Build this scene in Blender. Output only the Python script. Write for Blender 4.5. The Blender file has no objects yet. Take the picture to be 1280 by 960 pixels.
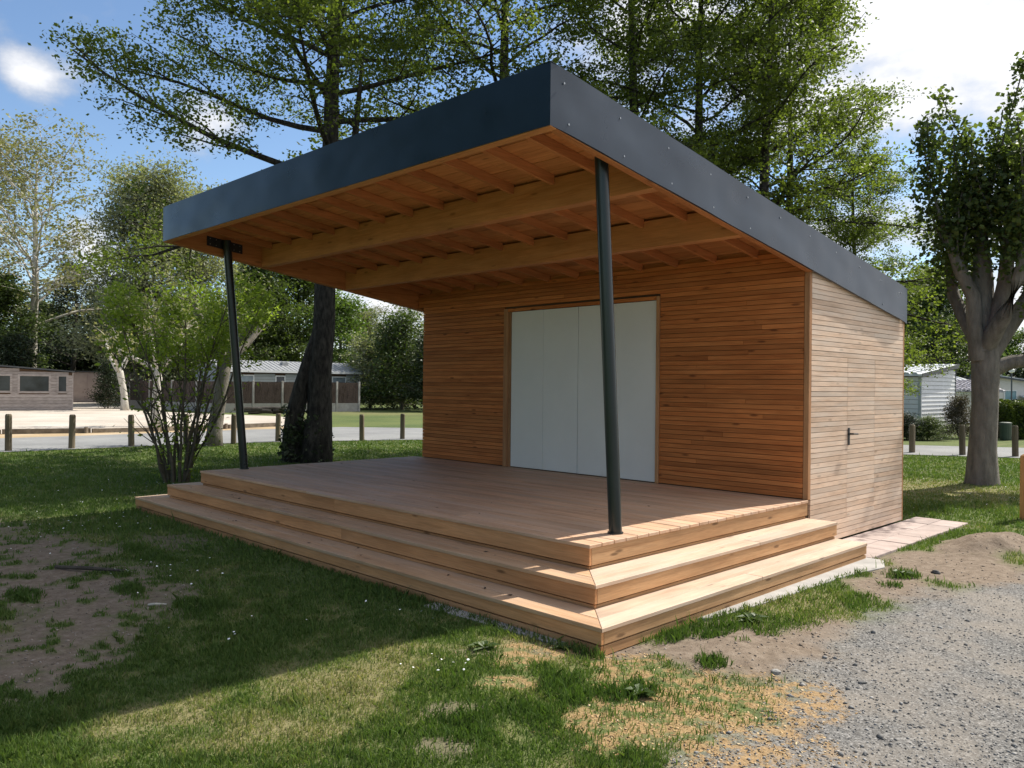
import bpy, bmesh, math, random
import numpy as np
from mathutils import Matrix, Vector

# ------------------------------------------------------------------ camera, world, sun
sc = bpy.context.scene
COL = sc.collection
cam_d = bpy.data.cameras.new("camera")
cam = bpy.data.objects.new("camera", cam_d)
COL.objects.link(cam)
sc.camera = cam
CAM = Vector((3.7225, -4.4848, 1.6486))
YAW, PIT, ROL = 0.7905, 0.0019, 0.0101
fw = Vector((-math.sin(YAW) * math.cos(PIT), math.cos(YAW) * math.cos(PIT), math.sin(PIT)))
rt = Vector((math.cos(YAW), math.sin(YAW), 0))
up = rt.cross(fw)
r2 = math.cos(ROL) * rt + math.sin(ROL) * up
u2 = -math.sin(ROL) * rt + math.cos(ROL) * up
M = Matrix((r2, u2, -fw)).transposed().to_4x4()
M.translation = CAM
cam.matrix_world = M
cam_d.sensor_width = 36.0
cam_d.lens = 1009.83 / 1280 * 36.0
cam_d.clip_start = 0.05
cam_d.clip_end = 3000

SUN_DIR = Vector((0.15, 0.90, 1.0)).normalized()
sun_d = bpy.data.lights.new("sun", 'SUN')
sun_d.energy = 4.2
sun_d.angle = math.radians(0.55)
sun_d.color = (1.0, 0.95, 0.86)
sun = bpy.data.objects.new("sun", sun_d)
COL.objects.link(sun)
sun.location = (0, 0, 30)
sun.rotation_euler = SUN_DIR.to_track_quat('Z', 'Y').to_euler()

sc.view_settings.view_transform = 'Standard'
sc.view_settings.look = 'None'
sc.view_settings.gamma = 1.0
sc.view_settings.exposure = 0.72
sc.view_settings.use_curve_mapping = False

world = bpy.data.worlds.new("World")
sc.world = world
world.use_nodes = True


def N(nt, typ, **kw):
    n = nt.nodes.new(typ)
    for k, v in kw.items():
        if k.startswith('i_'):
            key = k[2:]
            key = int(key) if key.isdigit() else key.replace('_', ' ')
            n.inputs[key].default_value = v
        else:
            setattr(n, k, v)
    return n


def build_world():
    nt = world.node_tree
    nt.nodes.clear()
    L = nt.links.new
    sky = N(nt, 'ShaderNodeTexSky', sky_type='NISHITA', sun_disc=False)
    sky.sun_elevation = math.asin(SUN_DIR.z)
    sky.sun_rotation = math.atan2(SUN_DIR.x, SUN_DIR.y)
    sky.air_density = 1.0
    sky.dust_density = 0.1
    sky.ozone_density = 3.2
    sky.altitude = 10
    tc = N(nt, 'ShaderNodeTexCoord')
    nrm = N(nt, 'ShaderNodeVectorMath', operation='NORMALIZE')
    L(tc.outputs['Generated'], nrm.inputs[0])
    mp = N(nt, 'ShaderNodeMapping')
    mp.inputs['Scale'].default_value = (3.0, 3.0, 5.2)
    mp.inputs['Location'].default_value = (0.3, 1.7, 0.0)
    L(nrm.outputs[0], mp.inputs[0])
    no = N(nt, 'ShaderNodeTexNoise', i_Scale=1.35, i_Detail=9.0, i_Roughness=0.58)
    L(mp.outputs[0], no.inputs['Vector'])
    # cloudier towards the sun side of the sky
    dt = N(nt, 'ShaderNodeVectorMath', operation='DOT_PRODUCT')
    L(nrm.outputs[0], dt.inputs[0])
    dt.inputs[1].default_value = (0.50, 0.60, 0.62)
    bias = N(nt, 'ShaderNodeMapRange', i_1=0.04, i_2=0.75, i_3=-0.09, i_4=0.26)
    L(dt.outputs['Value'], bias.inputs[0])
    add = N(nt, 'ShaderNodeMath', operation='ADD')
    L(no.outputs['Fac'], add.inputs[0])
    L(bias.outputs[0], add.inputs[1])
    cur = add.outputs[0]
    # single cumulus clouds
    for (px, py, rad, amt) in [(8, 92, .075, .17), (52, 106, .06, .15), (26, 84, .04, .08), (280, 155, .075, .23), (105, 292, .055, .22), (480, 395, .16, .26), (135, 350, .10, .18)]:
        d = (fw * 1009.83 + r2 * (px - 640) - u2 * (py - 480)).normalized()
        ds = N(nt, 'ShaderNodeVectorMath', operation='DISTANCE')
        L(nrm.outputs[0], ds.inputs[0])
        ds.inputs[1].default_value = d
        mr = N(nt, 'ShaderNodeMapRange', interpolation_type='SMOOTHSTEP', i_1=0.0, i_2=rad, i_3=amt, i_4=0.0)
        L(ds.outputs['Value'], mr.inputs[0])
        a = N(nt, 'ShaderNodeMath', operation='ADD')
        L(cur, a.inputs[0])
        L(mr.outputs[0], a.inputs[1])
        cur = a.outputs[0]
    mask = N(nt, 'ShaderNodeMapRange', interpolation_type='SMOOTHSTEP', i_1=0.52, i_2=0.72, i_3=0.0, i_4=1.0)
    L(cur, mask.inputs[0])
    shade = N(nt, 'ShaderNodeMapRange', i_1=0.56, i_2=0.80, i_3=3.9, i_4=7.6)
    L(cur, shade.inputs[0])
    cc = N(nt, 'ShaderNodeVectorMath', operation='SCALE')
    cc.inputs[0].default_value = (0.97, 0.985, 1.03)
    L(shade.outputs[0], cc.inputs['Scale'])
    mx = N(nt, 'ShaderNodeMix', data_type='RGBA')
    L(mask.outputs[0], mx.inputs['Factor'])
    L(sky.outputs[0], mx.inputs['A'])
    L(cc.outputs[0], mx.inputs['B'])
    bg = N(nt, 'ShaderNodeBackground')
    bg.inputs['Strength'].default_value = 0.10
    L(mx.outputs['Result'], bg.inputs['Color'])
    out = N(nt, 'ShaderNodeOutputWorld')
    L(bg.outputs[0], out.inputs['Surface'])


build_world()

# ------------------------------------------------------------------ helpers
random.seed(7)
RNG = np.random.default_rng(7)


def hashn(ix, iy, seed):
    h = (ix.astype(np.int64) * 374761393 + iy.astype(np.int64) * 668265263 + seed * 1274126177) & 0xffffffff
    h = ((h ^ (h >> 13)) * 1274126177) & 0xffffffff
    return ((h ^ (h >> 16)) & 0xffff) / 65535.0


def vnoise(x, y, seed=0):
    x = np.asarray(x, float); y = np.asarray(y, float)
    ix = np.floor(x); iy = np.floor(y)
    fx = x - ix; fy = y - iy
    fx = fx * fx * (3 - 2 * fx); fy = fy * fy * (3 - 2 * fy)
    a = hashn(ix, iy, seed); b = hashn(ix + 1, iy, seed); c = hashn(ix, iy + 1, seed); d = hashn(ix + 1, iy + 1, seed)
    return (a * (1 - fx) + b * fx) * (1 - fy) + (c * (1 - fx) + d * fx) * fy


def fbm(x, y, seed=0, o=4):
    s = 0; a = .5; t = 0
    for i in range(o):
        s = s + a * vnoise(x * 2 ** i, y * 2 ** i, seed + i * 17); t += a; a *= .5
    return s / t


def sstep(a, b, x):
    t = np.clip((x - a) / (b - a), 0, 1)
    return t * t * (3 - 2 * t)


def thing(name, label, cat, loc=(0, 0, 0), rz=0, group=None):
    o = bpy.data.objects.new(name, None)
    COL.objects.link(o)
    o.location = loc; o.rotation_euler = (0, 0, rz)
    o.empty_display_size = 0.2
    o['label'] = label; o['category'] = cat
    if group: o['group'] = group
    return o


def tag(o, label=None, cat=None, group=None, kind=None):
    if label: o['label'] = label
    if cat: o['category'] = cat
    if group: o['group'] = group
    if kind: o['kind'] = kind
    return o


def link(name, me, mat=None, parent=None):
    o = bpy.data.objects.new(name, me)
    COL.objects.link(o)
    if mat is not None and not me.materials: me.materials.append(mat)
    if parent is not None: o.parent = parent
    return o


def mesh_from(name, V, F, smooth=False):
    me = bpy.data.meshes.new(name)
    me.from_pydata([tuple(map(float, v)) for v in V], [], F)
    if smooth:
        me.polygons.foreach_set('use_smooth', [True] * len(me.polygons))
    me.update()
    return me


def np_mesh(name, V, F, smooth=False):
    """V (n,3), F (m,k) constant-size faces"""
    me = bpy.data.meshes.new(name)
    n, k = F.shape
    me.vertices.add(len(V)); me.vertices.foreach_set('co', np.ascontiguousarray(V, dtype=np.float32).ravel())
    me.loops.add(n * k); me.loops.foreach_set('vertex_index', np.ascontiguousarray(F, dtype=np.int32).ravel())
    me.polygons.add(n); me.polygons.foreach_set('loop_start', np.arange(0, n * k, k, dtype=np.int32))
    me.polygons.foreach_set('loop_total', np.full(n, k, dtype=np.int32))
    if smooth: me.polygons.foreach_set('use_smooth', np.ones(n, dtype=bool))
    me.update(calc_edges=True)
    return me


BOXF = [(0, 3, 2, 1), (4, 5, 6, 7), (0, 1, 5, 4), (1, 2, 6, 5), (2, 3, 7, 6), (3, 0, 4, 7)]


class MB:
    def __init__(s): s.V = []; s.F = []
    def box(s, x0, x1, y0, y1, z0, z1):
        n = len(s.V)
        s.V += [(x0, y0, z0), (x1, y0, z0), (x1, y1, z0), (x0, y1, z0), (x0, y0, z1), (x1, y0, z1), (x1, y1, z1), (x0, y1, z1)]
        s.F += [tuple(i + n for i in f) for f in BOXF]
        return s
    def prism(s, poly, z0, z1):
        """poly ccw list of (x,y)"""
        n = len(s.V); k = len(poly)
        s.V += [(x, y, z0) for x, y in poly] + [(x, y, z1) for x, y in poly]
        s.F.append(tuple(n + i for i in reversed(range(k)))); s.F.append(tuple(n + k + i for i in range(k)))
        for i in range(k):
            j = (i + 1) % k
            s.F.append((n + i, n + j, n + k + j, n + k + i))
        return s
    def hexa(s, pts):
        n = len(s.V); s.V += list(pts); s.F += [tuple(i + n for i in f) for f in BOXF]
        return s
    def tube(s, pts, rad, k=8, cap=True):
        pts = [Vector(p) for p in pts]
        n0 = len(s.V)
        for i, p in enumerate(pts):
            a = pts[max(i - 1, 0)]; b = pts[min(i + 1, len(pts) - 1)]
            t = (b - a).normalized()
            ref = Vector((0, 0, 1)) if abs(t.z) < .9 else Vector((1, 0, 0))
            u = t.cross(ref).normalized(); w = t.cross(u)
            r = rad[i] if hasattr(rad, '__len__') else rad
            for j in range(k):
                an = 2 * math.pi * j / k
                s.V.append(tuple(p + u * (math.cos(an) * r) + w * (math.sin(an) * r)))
        for i in range(len(pts) - 1):
            for j in range(k):
                a = n0 + i * k + j; b = n0 + i * k + (j + 1) % k
                s.F.append((a, a + k, b + k, b))
        if cap:
            s.F.append(tuple(n0 + j for j in range(k)))
            e = n0 + (len(pts) - 1) * k
            s.F.append(tuple(e + j for j in reversed(range(k))))
        return s
    def build(s, name, mat, parent=None, smooth=False, bevel=0):
        me = mesh_from(name, s.V, s.F, smooth)
        bm = bmesh.new(); bm.from_mesh(me)
        bmesh.ops.recalc_face_normals(bm, faces=bm.faces)
        if bevel:
            bmesh.ops.bevel(bm, geom=list(bm.edges), offset=bevel, segments=1, affect='EDGES', clamp_overlap=True)
        bm.to_mesh(me); bm.free()
        return link(name, me, mat, parent)


def box(name, mat, parent, x0, x1, y0, y1, z0, z1, bevel=0):
    return MB().box(x0, x1, y0, y1, z0, z1).build(name, mat, parent, bevel=bevel)


_unit = {}


def slat(name, mat, parent, x0, x1, y0, y1, z0, z1):
    """a board that shares one unit-box mesh with all its likes"""
    me = _unit.get(mat.name)
    if me is None:
        b = MB().box(-.5, .5, -.5, .5, -.5, .5)
        me = mesh_from('board_' + mat.name, b.V, b.F); me.materials.append(mat); _unit[mat.name] = me
    o = link(name, me, None, parent)
    o.location = ((x0 + x1) / 2, (y0 + y1) / 2, (z0 + z1) / 2)
    o.scale = (x1 - x0, y1 - y0, z1 - z0)
    return o


# ------------------------------------------------------------------ materials
def new_mat(name):
    m = bpy.data.materials.new(name); m.use_nodes = True
    nt = m.node_tree; nt.nodes.clear()
    out = N(nt, 'ShaderNodeOutputMaterial'); b = N(nt, 'ShaderNodeBsdfPrincipled')
    nt.links.new(b.outputs[0], out.inputs['Surface'])
    return m, nt, b, out


def ramp(nt, fac, stops):
    r = N(nt, 'ShaderNodeValToRGB')
    el = r.color_ramp.elements
    while len(el) < len(stops): el.new(0.5)
    for e, (p, c) in zip(el, stops):
        e.position = p; e.color = (*c, 1)
    nt.links.new(fac, r.inputs[0])
    return r.outputs[0]


def mixc(nt, fac, a, b, mode='MIX'):
    m = N(nt, 'ShaderNodeMix', data_type='RGBA', blend_type=mode)
    for s, v in (('Factor', fac), ('A', a), ('B', b)):
        if isinstance(v, (int, float)): m.inputs[s].default_value = v
        elif isinstance(v, tuple): m.inputs[s].default_value = (*v, 1)
        else: nt.links.new(v, m.inputs[s])
    return m.outputs['Result']


def noise(nt, vec, scale, detail=4, rough=.55, dist=0):
    n = N(nt, 'ShaderNodeTexNoise', i_Scale=scale, i_Detail=detail, i_Roughness=rough, i_Distortion=dist)
    if vec is not None: nt.links.new(vec, n.inputs['Vector'])
    return n.outputs['Fac']


def maprange(nt, v, a, b, c=0., d=1., smooth=True):
    m = N(nt, 'ShaderNodeMapRange', i_1=a, i_2=b, i_3=c, i_4=d)
    if smooth: m.interpolation_type = 'SMOOTHSTEP'
    nt.links.new(v, m.inputs[0])
    return m.outputs[0]


def bump(nt, b, h, strength=.3, dist=.01):
    bp = N(nt, 'ShaderNodeBump', i_Strength=strength, i_Distance=dist)
    nt.links.new(h, bp.inputs['Height']); nt.links.new(bp.outputs[0], b.inputs['Normal'])


def surf(name, c1, c2, scale=6., rough=.8, bmp=.2, bdist=.01, metal=0, stretch=(1, 1, 1), rnd=0.12, lo=.3, hi=.7, coord='pos'):
    m, nt, b, out = new_mat(name)
    g = N(nt, 'ShaderNodeNewGeometry')
    mp = N(nt, 'ShaderNodeMapping'); mp.inputs['Scale'].default_value = stretch
    nt.links.new(g.outputs['Position'], mp.inputs[0])
    f = noise(nt, mp.outputs[0], scale, 6, .6)
    col = ramp(nt, f, [(lo, c1), (hi, c2)])
    oi = N(nt, 'ShaderNodeObjectInfo')
    v = maprange(nt, oi.outputs['Random'], 0, 1, 1 - rnd, 1 + rnd, False)
    hs = N(nt, 'ShaderNodeHueSaturation'); nt.links.new(v, hs.inputs['Value']); nt.links.new(col, hs.inputs['Color'])
    nt.links.new(hs.outputs[0], b.inputs['Base Color'])
    b.inputs['Roughness'].default_value = rough
    b.inputs['Metallic'].default_value = metal
    if bmp:
        f2 = noise(nt, mp.outputs[0], scale * 6, 5, .65)
        bump(nt, b, f2, bmp, bdist)
    return m


def wood(name, light, mid, dark, axis, rough=.72, knots=.6, rnd=.18, grey=None, greyamt=0., spec=.25, seed=0):
    m, nt, b, out = new_mat(name)
    L = nt.links.new
    g = N(nt, 'ShaderNodeNewGeometry'); oi = N(nt, 'ShaderNodeObjectInfo')
    off = N(nt, 'ShaderNodeVectorMath', operation='SCALE'); off.inputs[0].default_value = (37.1, 23.3, 51.7)
    L(oi.outputs['Random'], off.inputs['Scale'])
    ad = N(nt, 'ShaderNodeVectorMath', operation='ADD'); L(g.outputs['Position'], ad.inputs[0]); L(off.outputs[0], ad.inputs[1])
    def mapped(al, ac):
        mp = N(nt, 'ShaderNodeMapping')
        s = [ac, ac, ac]; s[axis] = al
        mp.inputs['Scale'].default_value = s
        L(ad.outputs[0], mp.inputs[0]); return mp.outputs[0]
    f1 = noise(nt, mapped(1.1, 17), 1.0, 6, .6, .8)
    col = ramp(nt, f1, [(.22, dark), (.46, mid), (.74, light)])
    f2 = noise(nt, mapped(5, 120), 1.0, 4, .6, .3)
    v2 = maprange(nt, f2, .25, .75, .80, 1.14, False)
    col = mixc(nt, 1.0, col, N_rgb(nt, v2), 'MULTIPLY')
    # broad stains along the board
    f3 = noise(nt, mapped(1.4, 3.2), 1.0, 3, .55)
    v3 = maprange(nt, f3, .3, .7, .84, 1.12, False)
    col = mixc(nt, 1.0, col, N_rgb(nt, v3), 'MULTIPLY')
    if knots > 0:
        vo = N(nt, 'ShaderNodeTexVoronoi', i_Scale=1.0, i_Randomness=1.0)
        L(mapped(2.3, 9), vo.inputs['Vector'])
        kf = maprange(nt, vo.outputs['Distance'], .055, .16, knots, 0.)
        col = mixc(nt, kf, col, tuple(c * .28 for c in dark))
    if grey:
        f4 = noise(nt, mapped(.8, 5), 1.0, 4, .6)
        col = mixc(nt, maprange(nt, f4, .38, .68, 0, greyamt), col, grey)
    vr = maprange(nt, oi.outputs['Random'], 0, 1, 1 - rnd, 1 + rnd, False)
    hs = N(nt, 'ShaderNodeHueSaturation'); L(vr, hs.inputs['Value']); L(col, hs.inputs['Color'])
    L(hs.outputs[0], b.inputs['Base Color'])
    b.inputs['Roughness'].default_value = rough
    b.inputs['Specular IOR Level'].default_value = spec
    bump(nt, b, f2, .22, .004)
    return m


def N_rgb(nt, v):
    c = N(nt, 'ShaderNodeCombineColor')
    for i in range(3): nt.links.new(v, c.inputs[i])
    return c.outputs[0]


def leafmat(name, c1, c2, c3, trans=.35, rough=.5, clump=.6):
    m, nt, b, out = new_mat(name)
    L = nt.links.new
    g = N(nt, 'ShaderNodeNewGeometry')
    nz = noise(nt, g.outputs['Position'], clump, 2, .5)
    a = N(nt, 'ShaderNodeMath', operation='MULTIPLY_ADD'); L(g.outputs['Random Per Island'], a.inputs[0]); a.inputs[1].default_value = .55
    mrr = maprange(nt, nz, .3, .7, 0, .45, False); L(mrr, a.inputs[2])
    col = ramp(nt, a.outputs[0], [(.08, c1), (.5, c2), (.95, c3)])
    L(col, b.inputs['Base Color']); b.inputs['Roughness'].default_value = rough
    b.inputs['Specular IOR Level'].default_value = .3
    tr = N(nt, 'ShaderNodeBsdfTranslucent')
    tc = mixc(nt, 1.0, col, (1.25, 1.35, .55), 'MULTIPLY'); L(tc, tr.inputs['Color'])
    ms = N(nt, 'ShaderNodeMixShader'); ms.inputs[0].default_value = trans
    L(b.outputs[0], ms.inputs[1]); L(tr.outputs[0], ms.inputs[2]); L(ms.outputs[0], out.inputs['Surface'])
    return m


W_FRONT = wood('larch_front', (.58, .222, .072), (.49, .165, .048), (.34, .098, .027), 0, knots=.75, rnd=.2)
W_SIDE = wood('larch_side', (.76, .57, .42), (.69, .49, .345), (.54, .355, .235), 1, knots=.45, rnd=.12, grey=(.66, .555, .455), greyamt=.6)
W_TRIMZ = wood('larch_trim', (.52, .29, .14), (.43, .215, .1), (.28, .13, .055), 2, knots=.4)
W_DECK = wood('deck_wood', (.66, .42, .26), (.58, .35, .21), (.46, .26, .145), 0, knots=.4, rnd=.1, grey=(.58, .425, .31), greyamt=.6, rough=.62, spec=.4)
W_TRX = wood('tread_wood_x', (.60, .385, .225), (.52, .315, .175), (.41, .23, .115), 0, knots=.55, rnd=.1, grey=(.50, .37, .265), greyamt=.5, rough=.65, spec=.35)
W_TRY = wood('tread_wood_y', (.61, .45, .325), (.54, .385, .27), (.43, .29, .19), 1, knots=.6, rnd=.1, grey=(.56, .465, .375), greyamt=.55, rough=.65, spec=.35)
W_RSX = wood('riser_wood_x', (.62, .325, .155), (.54, .265, .115), (.38, .17, .07), 0, knots=.7, rnd=.1)
W_RSY = wood('riser_wood_y', (.54, .335, .175), (.47, .27, .13), (.34, .18, .085), 1, knots=.7, rnd=.1)
W_BEAMX = wood('beam_wood_x', (.61, .285, .115), (.54, .235, .088), (.44, .17, .058), 0, knots=.55, rnd=.06)
W_BEAMY = wood('beam_wood_y', (.56, .24, .09), (.48, .185, .065), (.36, .125, .04), 1, knots=.5, rnd=.1)
W_SOFFIT = wood('soffit_wood', (.60, .27, .10), (.52, .215, .076), (.39, .145, .048), 0, knots=.55, rnd=.2)
W_DARK = surf('backing_board', (.075, .042, .022), (.11, .062, .032), 5, .9, 0)


def metal_paint(name, c, rough, wav=.0):
    m, nt, b, out = new_mat(name)
    g = N(nt, 'ShaderNodeNewGeometry')
    f = noise(nt, g.outputs['Position'], 2.2, 5, .6)
    col = ramp(nt, f, [(.3, tuple(x * .86 for x in c)), (.7, tuple(x * 1.12 for x in c))])
    f5 = noise(nt, g.outputs['Position'], 40, 3, .6)
    nt.links.new(col, b.inputs['Base Color'])
    nt.links.new(maprange(nt, f, .3, .7, rough * .85, rough * 1.2, False), b.inputs['Roughness'])
    b.inputs['Specular IOR Level'].default_value = .5
    bump(nt, b, f5, .03, .002)
    return m


M_FASCIA = metal_paint('fascia_steel', (.011, .025, .046), .30)
M_POST = metal_paint('post_paint', (.012, .021, .022), .3)
M_SCREW = surf('screw_steel', (.28, .30, .32), (.4, .42, .44), 30, .35, 0, metal=.8)
M_BLACK = surf('black_iron', (.012, .013, .013), (.02, .02, .02), 30, .45, 0)
M_ROOF = surf('roof_membrane', (.05, .055, .06), (.08, .085, .09), 3, .8, .1)
M_DOOR = surf('white_door', (.72, .71, .68), (.78, .77, .74), 1.2, .5, .03, rnd=.02)
M_CONC = surf('concrete', (.27, .255, .235), (.40, .38, .35), 4, .9, .35)
M_SLAB = surf('paving_slab', (.33, .26, .23), (.46, .37, .33), 5, .9, .3, rnd=.1)
M_BARK = surf('alder_bark', (.022, .018, .014), (.115, .10, .082), 16, .95, 1.0, .06, stretch=(1, 1, .35), lo=.38, hi=.72)
M_BARKD = surf('dark_bark', (.03, .025, .02), (.08, .068, .055), 8, .95, .7, .03, stretch=(1, 1, .35))
M_BARKP = surf('plane_bark', (.105, .092, .074), (.245, .215, .175), 9, .95, .9, .03, stretch=(1, 1, .3))
M_BARKW = surf('pale_bark', (.36, .33, .28), (.60, .56, .49), 4, .9, .4, .02, stretch=(1, 1, .6))
M_STEM = surf('shrub_stem', (.06, .05, .035), (.15, .125, .085), 12, .9, .4)
M_BOLL = surf('bollard_wood', (.085, .066, .042), (.20, .16, .105), 7, .9, .5, stretch=(1, 1, .2), rnd=.25)
M_LOG = surf('timber_edging', (.13, .105, .08), (.28, .235, .185), 5, .9, .5, rnd=.25)
M_WEATH = surf('weathered_board', (.24, .205, .19), (.40, .355, .33), 4, .85, .3, stretch=(1, 1, 4), rnd=.16)
M_PINK = surf('pink_panel', (.42, .33, .315), (.52, .43, .41), 2, .85, .1, rnd=.06)
M_GREYCLAD = surf('grey_cladding', (.33, .35, .35), (.40, .42, .42), 2, .6, .05, rnd=.06)
M_WHITECLAD = surf('white_cladding', (.60, .60, .60), (.70, .70, .70), 2, .55, .05, rnd=.04)
M_CREAM = surf('cream_wall', (.56, .52, .47), (.66, .62, .57), 1.5, .85, .1)
M_WHITE = surf('white_trim', (.70, .70, .69), (.8, .8, .79), 4, .5, 0)
M_DKTRIM = surf('dark_trim', (.05, .055, .06), (.08, .085, .09), 4, .6, 0)
M_ROOFTILE = surf('roof_tile_grey', (.20, .205, .21), (.32, .325, .33), 6, .6, .3)
M_ROOFLT = surf('roof_sheet_light', (.42, .44, .46), (.60, .62, .63), 3, .4, .1, metal=.3)
M_ROOFDK = surf('roof_tile_dark', (.10, .085, .10), (.42, .40, .42), 9, .7, .4, lo=.42, hi=.58)
M_WICKER = surf('wicker', (.045, .032, .027), (.15, .105, .085), 26, .95, 1, .03, stretch=(1, 1, 2.2), lo=.35, hi=.68)
M_BINGREEN = surf('bin_green', (.03, .05, .03), (.05, .07, .045), 5, .6, 0)
M_ORANGEWOOD = wood('new_post_wood', (.55, .31, .12), (.48, .25, .09), (.38, .18, .06), 2, knots=.3)


def glass(name, c=(.03, .035, .04)):
    m, nt, b, out = new_mat(name)
    g = N(nt, 'ShaderNodeNewGeometry')
    f = noise(nt, g.outputs['Position'], 1.3, 3, .5)
    nt.links.new(ramp(nt, f, [(.35, tuple(x * .6 for x in c)), (.7, tuple(x * 1.6 for x in c))]), b.inputs['Base Color'])
    b.inputs['Roughness'].default_value = .12
    return m


M_GLASS = glass('dark_glass')
M_GLASSB = glass('curtained_glass', (.20, .24, .27))
M_TEAL = glass('teal_shutter', (.16, .27, .31))

LF_ALDER = leafmat('alder_leaf', (.065, .088, .022), (.115, .152, .034), (.19, .23, .055), .55)
LF_PLANE = leafmat('plane_leaf', (.055, .08, .027), (.09, .125, .038), (.14, .175, .055), .45)
LF_SHRUB = leafmat('shrub_leaf', (.15, .205, .03), (.22, .29, .042), (.28, .35, .065), .5)
LF_GREEN = leafmat('far_green_leaf', (.045, .068, .022), (.075, .108, .032), (.12, .155, .045), .38, clump=.25)
LF_BRIGHT = leafmat('far_bright_leaf', (.07, .115, .02), (.10, .16, .03), (.15, .21, .05), .35, clump=.3)
LF_WILLOW = leafmat('willow_leaf', (.16, .175, .11), (.23, .24, .16), (.30, .31, .22), .45, clump=.25)
LF_YELLOW = leafmat('young_poplar_leaf', (.16, .155, .08), (.22, .215, .115), (.30, .285, .16), .4, clump=.3)
LF_DARK = leafmat('dark_leaf', (.016, .026, .012), (.028, .042, .018), (.045, .062, .025), .15, clump=.4)
LF_RED = leafmat('russet_leaf', (.05, .045, .03), (.085, .07, .045), (.12, .09, .055), .2)
LF_HEDGE = leafmat('hedge_leaf', (.06, .085, .015), (.10, .135, .022), (.17, .20, .035), .25)
LF_IVY = leafmat('ivy_leaf', (.03, .045, .02), (.055, .075, .03), (.16, .17, .12), .15)

# ------------------------------------------------------------------ ground layout (metres, z up; stage corner at the origin)
W, D = 6.4923, 3.4561
B = 2.592
WXL = -6.2862
S1, S2 = 0.303, 0.595          # outer offsets of the upper and lower step
H1, H2, H3 = 0.1635, 0.327, 0.51


def ell(x, y, cx, cy, rx, ry, rot=0., soft=.35):
    c, s = math.cos(rot), math.sin(rot)
    dx, dy = x - cx, y - cy
    u = (dx * c + dy * s) / rx; v = (-dx * s + dy * c) / ry
    return np.sqrt(u * u + v * v)


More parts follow.
